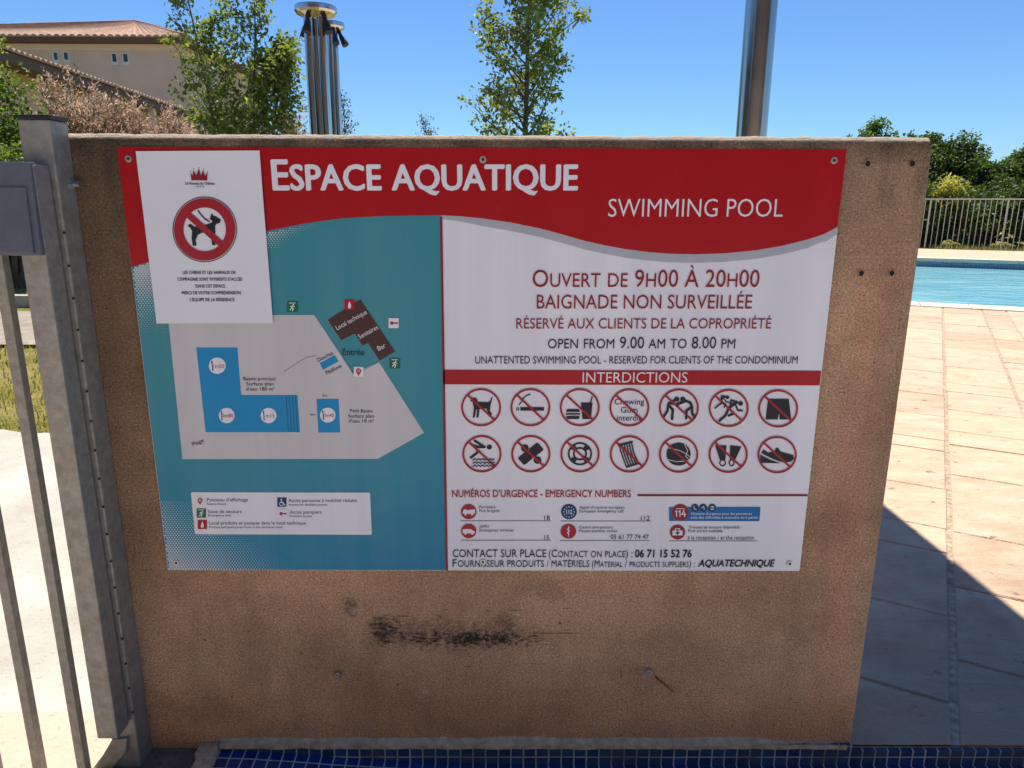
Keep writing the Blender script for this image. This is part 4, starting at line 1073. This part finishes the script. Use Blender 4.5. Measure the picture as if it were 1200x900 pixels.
def branch_tree(name, base, h, crown, mat, label, seed, leaf, nleaf, group=None, nbr=26, z0=.2, upw=.9, cat='tree', stems=1, lean=0, clus=.22):
    """crown(t) gives the radius of the crown at relative height t"""
    r = random.Random(seed)
    t = thing(name, base, label, cat, group)
    tb, cb2 = MB(), MB(); base = Vector(base)
    for s_ in range(stems):
        off = Vector((r.uniform(-.25, .25), r.uniform(-.25, .25), 0))*(stems > 1)
        tip = base + Vector((r.uniform(-.2, .2)+lean, r.uniform(-.2, .2), h*(1 if s_ == 0 else r.uniform(.6, .92)))) + off*2.4
        pts = [base+off*.3]
        for i in range(1, 9):
            q = base.lerp(tip, i/8) + off*(.6*i/8); q += Vector((r.uniform(-.04, .04), r.uniform(-.04, .04), 0))*h*.12; pts.append(q)
        tr = h*.0085/math.sqrt(stems)*1.1
        tb.tube(pts, [tr*(1-.93*i/8)+.004 for i in range(9)], 7)
        nb = int(nbr/stems)
        for k_ in range(nb):
            tt = z0 + (1-z0)*((k_+r.random())/nb)
            i = min(7, int(tt*8)); p = pts[i].lerp(pts[i+1], tt*8-i)
            ang = k_*2.4 + r.uniform(-.5, .5) + s_
            ln = crown(tt)*r.uniform(.75, 1.15)
            d = Vector((math.cos(ang), math.sin(ang), upw*r.uniform(.7, 1.3))).normalized()
            L_ = ln/max(.3, math.hypot(d.x, d.y))
            bp = [p]; dd = d.copy()
            for j in range(1, 6):
                dd = (dd + rv(r)*.16 + Vector((0, 0, .05))).normalized(); bp.append(bp[-1] + dd*(L_/5))
            br_ = max(.006, tr*(1-tt)*.55)
            tb.tube(bp, [br_*(1-.8*j/5)+.002 for j in range(6)], 5, cap=False)
            for j in range(1, 6):
                ntw = 2 if j < 3 else 3
                for _ in range(ntw):
                    td = (dd + rv(r)*1.0).normalized(); tl = L_*r.uniform(.12, .30)
                    a = bp[j]; e_ = a + td*tl
                    tb.tube([a, e_], [.004, .0015], 3, cap=False)
                    leaf_cluster(cb2, a.lerp(e_, .75), clus*r.uniform(.6, 1.2), max(2, int(nleaf*r.uniform(.5, 1.5))), leaf, .8, r)
    tb.build('trunk', M['bark'], t, smooth=True, recalc=False); cb2.build('crown', mat, t, recalc=False)
    return t

# young tree in the middle
b0 = ony(613, 150, 12.0)
def cr1(t_):
    return .86*(1-max(0, (t_-.50))/.60) if t_ > .50 else .86*(.92+.08*t_/.50)
branch_tree('young_tree', (b0.x, 12.0, GZ), 6.6, cr1, M['leaf_pop'], 'slender young tree with an airy yellow green crown behind the middle of the wall', 23, .085, 17, nbr=58, z0=.14, upw=.75, clus=.17)
# bushy maple at left
b0 = ony(277, 150, 9.5)
branch_tree('bushy_tree', (b0.x, 9.5, GZ), 4.6, lambda t_: .66*(1-max(0, t_-.40)/.66)+.05, M['leaf_maple'], 'bushy multi stemmed green tree standing in front of the tall house', 5, .07, 15, nbr=70, z0=.12, upw=1.5, stems=4, clus=.15)
# faint treetops beyond
for (px, py, Y, h_, sd_) in ((500, 143, 30, 4.5, 3), (404, 118, 26, 5.0, 4)):
    b0 = ony(px, py, Y); H_ = b0.z-GZ
    branch_tree('far_tree', (b0.x, Y, GZ), H_, lambda t_: .7*(1-.7*t_), M['leaf_tamg'], 'small sparse treetop just above the wall, %s' % ('between the showers and the young tree' if px == 500 else 'right beside the showers'), sd_, .09, 3, nbr=26, z0=.3, upw=1.3, clus=.2)

# tamarisks: feathery brown plumes
def tamarisk(px, Y, ztop_px, w, seed, label, group='brown flowering shrubs'):
    r = random.Random(seed); b0 = ony(px, 150, Y); top = ony(px, ztop_px, Y).z; base = Vector((b0.x, Y, GZ)); H_ = top-GZ
    t = thing('tamarisk_shrub', base, label, 'shrub', group)
    tb, pb, gb = MB(), MB(), MB()
    for k_ in range(95):
        ang = r.uniform(0, 2*math.pi); rr = w*r.random()**.5
        tip = base + Vector((rr*math.cos(ang), rr*math.sin(ang)*.8, H_*(1-.30*(rr/w)**2)*r.uniform(.72, 1.0)))
        mid = base.lerp(tip, .5) + Vector((0, 0, H_*.08))
        pts = [base + Vector((r.uniform(-.15, .15), r.uniform(-.15, .15), 0)), mid, tip]
        tb.tube(pts, [.022, .012, .003], 4, cap=False)
        d0 = (tip-mid).normalized()
        for j in range(11):
            a = mid.lerp(tip, .25+.75*j/10.0) + rv(r)*.05
            for _ in range(2):
                d = (d0*.5 + rv(r)*.8 + Vector((0, 0, .35))).normalized(); ln = r.uniform(.16, .34)
                target = pb if r.random() < .80 else gb
                for q in range(9):
                    c_ = a + d*(ln*q/9) + rv(r)*.012; dd = (d + rv(r)*.9).normalized()
                    target.leaf(c_, dd, rv(r), r.uniform(.05, .09), r.uniform(.016, .028))
    tb.build('stem', M['bark'], t, recalc=False); pb.build('flower_plumes', M['leaf_tam'], t, recalc=False); gb.build('foliage', M['leaf_tamg'], t, recalc=False)
tamarisk(82, 11.5, 80, .95, 1, 'tallest brown feathery shrub, below the low tiled eave and beside the green bush')
tamarisk(142, 12.2, 105, .9, 2, 'middle brown feathery shrub below the low tiled eave')
tamarisk(203, 12.8, 131, .75, 3, 'lowest brown feathery shrub beside the bushy green tree')
tamarisk(345, 14.0, 126, .3, 6, 'narrow brown feathery shrub between the bushy tree and the showers', None)

def bush(name, c, rx, ry, rz, mat, label, cat, seed, n, leaf, group=None, clumps=60, trunk=True, zsq=1.0):
    r = random.Random(seed); c = Vector(c)
    t = thing(name, (c.x, c.y, GZ), label, cat, group); cb2 = MB(); tb = MB()
    for k_ in range(clumps):
        v = rv(r); v.z = v.z if v.z > -.55 else -v.z*.5
        rad_ = r.uniform(.62, 1.0)*(1+.22*mn.noise(v*2.2+Vector((seed, 0, 0))))
        p = c + Vector((v.x*rx*rad_, v.y*ry*rad_, v.z*rz*rad_))
        p.z = max(p.z, GZ+.15)
        leaf_cluster(cb2, p, min(rx, rz)*r.uniform(.20, .36), n, leaf, .75, r)
        if k_ % 3 == 0: tb.tube([Vector((c.x+r.uniform(-.1, .1), c.y, GZ)), Vector((c.x, c.y, GZ)).lerp(p, .55)+rv(r)*.1, p], [.05, .03, .006], 5, cap=False)
    tb.build('trunk', M['bark'], t, recalc=False); cb2.build('crown', mat, t, recalc=False); return t
bush('reflection_hedge', (-15, -4, 2.6), 2.0, 8, 2.8, M['leaf_dark'], 'unseen leafy hedge added off to the left to darken reflections in the steel', 'hedge', 81, 60, .55, clumps=150)  # added out of view, only to take sky blue out of steel reflections
p = ony(5, 120, 10.2); bush('leafy_bush', (p.x-.35, 10.2, p.z-.75), 1.15, .9, 1.4, M['leaf_bush'], 'dense bright green leafy bush at the left edge above the gate', 'bush', 11, 130, .075, clumps=100)
p = ony(0, 178, 9.2); bush('low_bush', (p.x-.1, 9.2, p.z-.6), .6, .5, .75, M['leaf_bush'], 'low green bush seen just over the top of the gate panel', 'bush', 12, 110, .06, clumps=60)
p = ony(-6, 52, 11.5)
branch_tree('overhanging_tree', (p.x-.75, 11.5, GZ), 4.9, lambda t_: .9*(1-.4*t_), M['leaf_maple'], 'tree at the left edge with a leafy branch reaching in over the low roof', 33, .07, 9, nbr=24, z0=.55, upw=.4, clus=.16)

# right: dark trees beyond the pool fence
hed = [(1022, 27, 150, 1.15, 41, 'leaf_bush', 'rounded green treetop showing just over the wall, farthest left of the trees by the pool'),
       (1082, 29, 160, 1.5, 42, 'leaf_dark', 'dark green tree rising just right of the wall\'s corner'),
       (1122, 27, 165, 1.5, 43, 'leaf_dark', 'broad dark green tree standing over the golden shrub'),
       (1162, 25.5, 196, 1.2, 44, 'leaf_dark', 'lower dark green tree filling the gap behind the railing'),
       (1218, 26, 172, 1.0, 45, 'leaf_bush', 'lighter green tree cut by the right edge of the picture')]
for (px, Y, py, w, sd_, mk, lab) in hed:
    top = ony(px, py, Y); cz_ = (top.z+GZ)/2
    bush('hedge_tree', (top.x, Y, cz_+.2), w, w*.8, cz_-GZ-.1, M[mk], lab, 'tree', sd_, 120, .14, 'trees beyond the pool railing', clumps=110)
p = ony(1052, 160, 26); bush('hedge_tree', (p.x, 26, p.z-1.5), .7, .7, 1.5, M['leaf_bush'], 'small green treetop over the wall between the rounded one and the wall\'s corner', 'tree', 46, 50, .11, 'trees beyond the pool railing', clumps=60)
for i, (u_, v_, hh) in enumerate(((24.2, 3.0, 1.7), (24.0, 4.4, 1.7), (24.3, 5.8, 1.8))):
    q = uv(u_, v_); 
    bush('hedge_shrub', (q.x, q.y, hh*.40), 1.7, .9, hh*.66, M['leaf_dark'], 'dark shrub behind the railing, %s' % ('beside the wall and below the golden shrub', 'just right of the golden shrub', 'cut by the right edge of the picture')[i], 'shrub', 60+i, 75, .11, 'hedge shrubs behind the railing', clumps=80)
p = ony(1112, 250, 20.2); bush('golden_shrub', (p.x, 20.6, .95), .85, .6, .95, M['leaf_gold'], 'rounded golden yellow shrub behind the left part of the railing', 'shrub', 70, 70, .085, clumps=90)

# ------------------------------------------------------------------ railing beyond the pool
rail = thing('pool_railing', uv(21.6, 6, GZ), 'pale galvanised railing of thin upright bars between the pool deck and the hedge', 'railing')
FZ = 1.27; MU = 21.6
M['railpaint'] = simple('rail_steel', (.66, .62, .53), .5, 0)
m_ = MB(); uvbox(m_, MU-.02, MU+.02, 1.0, 10.5, FZ-.035, FZ); m_.build('top_rail', M['railpaint'], rail)
k = 1.0; i = 0
while k < 10.5:
    if i % 14 == 0:
        m_ = MB(); uvbox(m_, MU-.022, MU+.022, k-.017, k+.017, GZ, FZ-.036); m_.build('post', M['railpaint'], rail)
    else:
        m_ = MB(); uvbox(m_, MU-.008, MU+.008, k-.008, k+.008, GZ+.03, FZ-.036); m_.build('bar', M['railpaint'], rail)
    k += .125; i += 1

# ------------------------------------------------------------------ grass
gm = MB(); r = random.Random(99)
def blades(x0, x1, y0, y1, n, hmin, hmax, test=None):
    for _ in range(n):
        x, y = r.uniform(x0, x1), r.uniform(y0, y1)
        if test and not test(x, y): continue
        if mn.noise(Vector((x*1.4, y*1.4, 0))) < r.uniform(-.5, .35): continue
        h_ = r.uniform(hmin, hmax); a = r.uniform(0, 6.28); d = Vector((math.cos(a)*.5, math.sin(a)*.5, 1)).normalized()
        s_ = Vector((-math.sin(a), math.cos(a), 0))*.004*(1+h_*4); p = Vector((x, y, GZ)); gm.add([p-s_, p+s_, p+d*h_], [(0, 1, 2)])
blades(-7, -1.6, 2.25, 4.75, 16000, .02, .07)
blades(-12, -4, 7.5, 13, 9000, .04, .11)
blades(-4, -1.2, 1.7, 2.3, 3500, .015, .05)
blades(-9, -3, 4.6, 5.3, 1500, .02, .06)
o = gm.build('grass', M['leaf_grass'], recalc=False); o['kind'] = 'stuff'
gm = MB()
for _ in range(6000):
    q = uv(r.uniform(20.7, 24.5), r.uniform(3, 11)); h_ = r.uniform(.05, .2); a = r.uniform(0, 6.28); d = Vector((math.cos(a)*.4, math.sin(a)*.4, 1)).normalized()
    s_ = Vector((-math.sin(a), math.cos(a), 0))*.009; p = Vector((q.x, q.y, GZ)); gm.add([p-s_, p+s_, p+d*h_], [(0, 1, 2)])
o = gm.build('long_grass', M['leaf_grass'], recalc=False); o['kind'] = 'stuff'
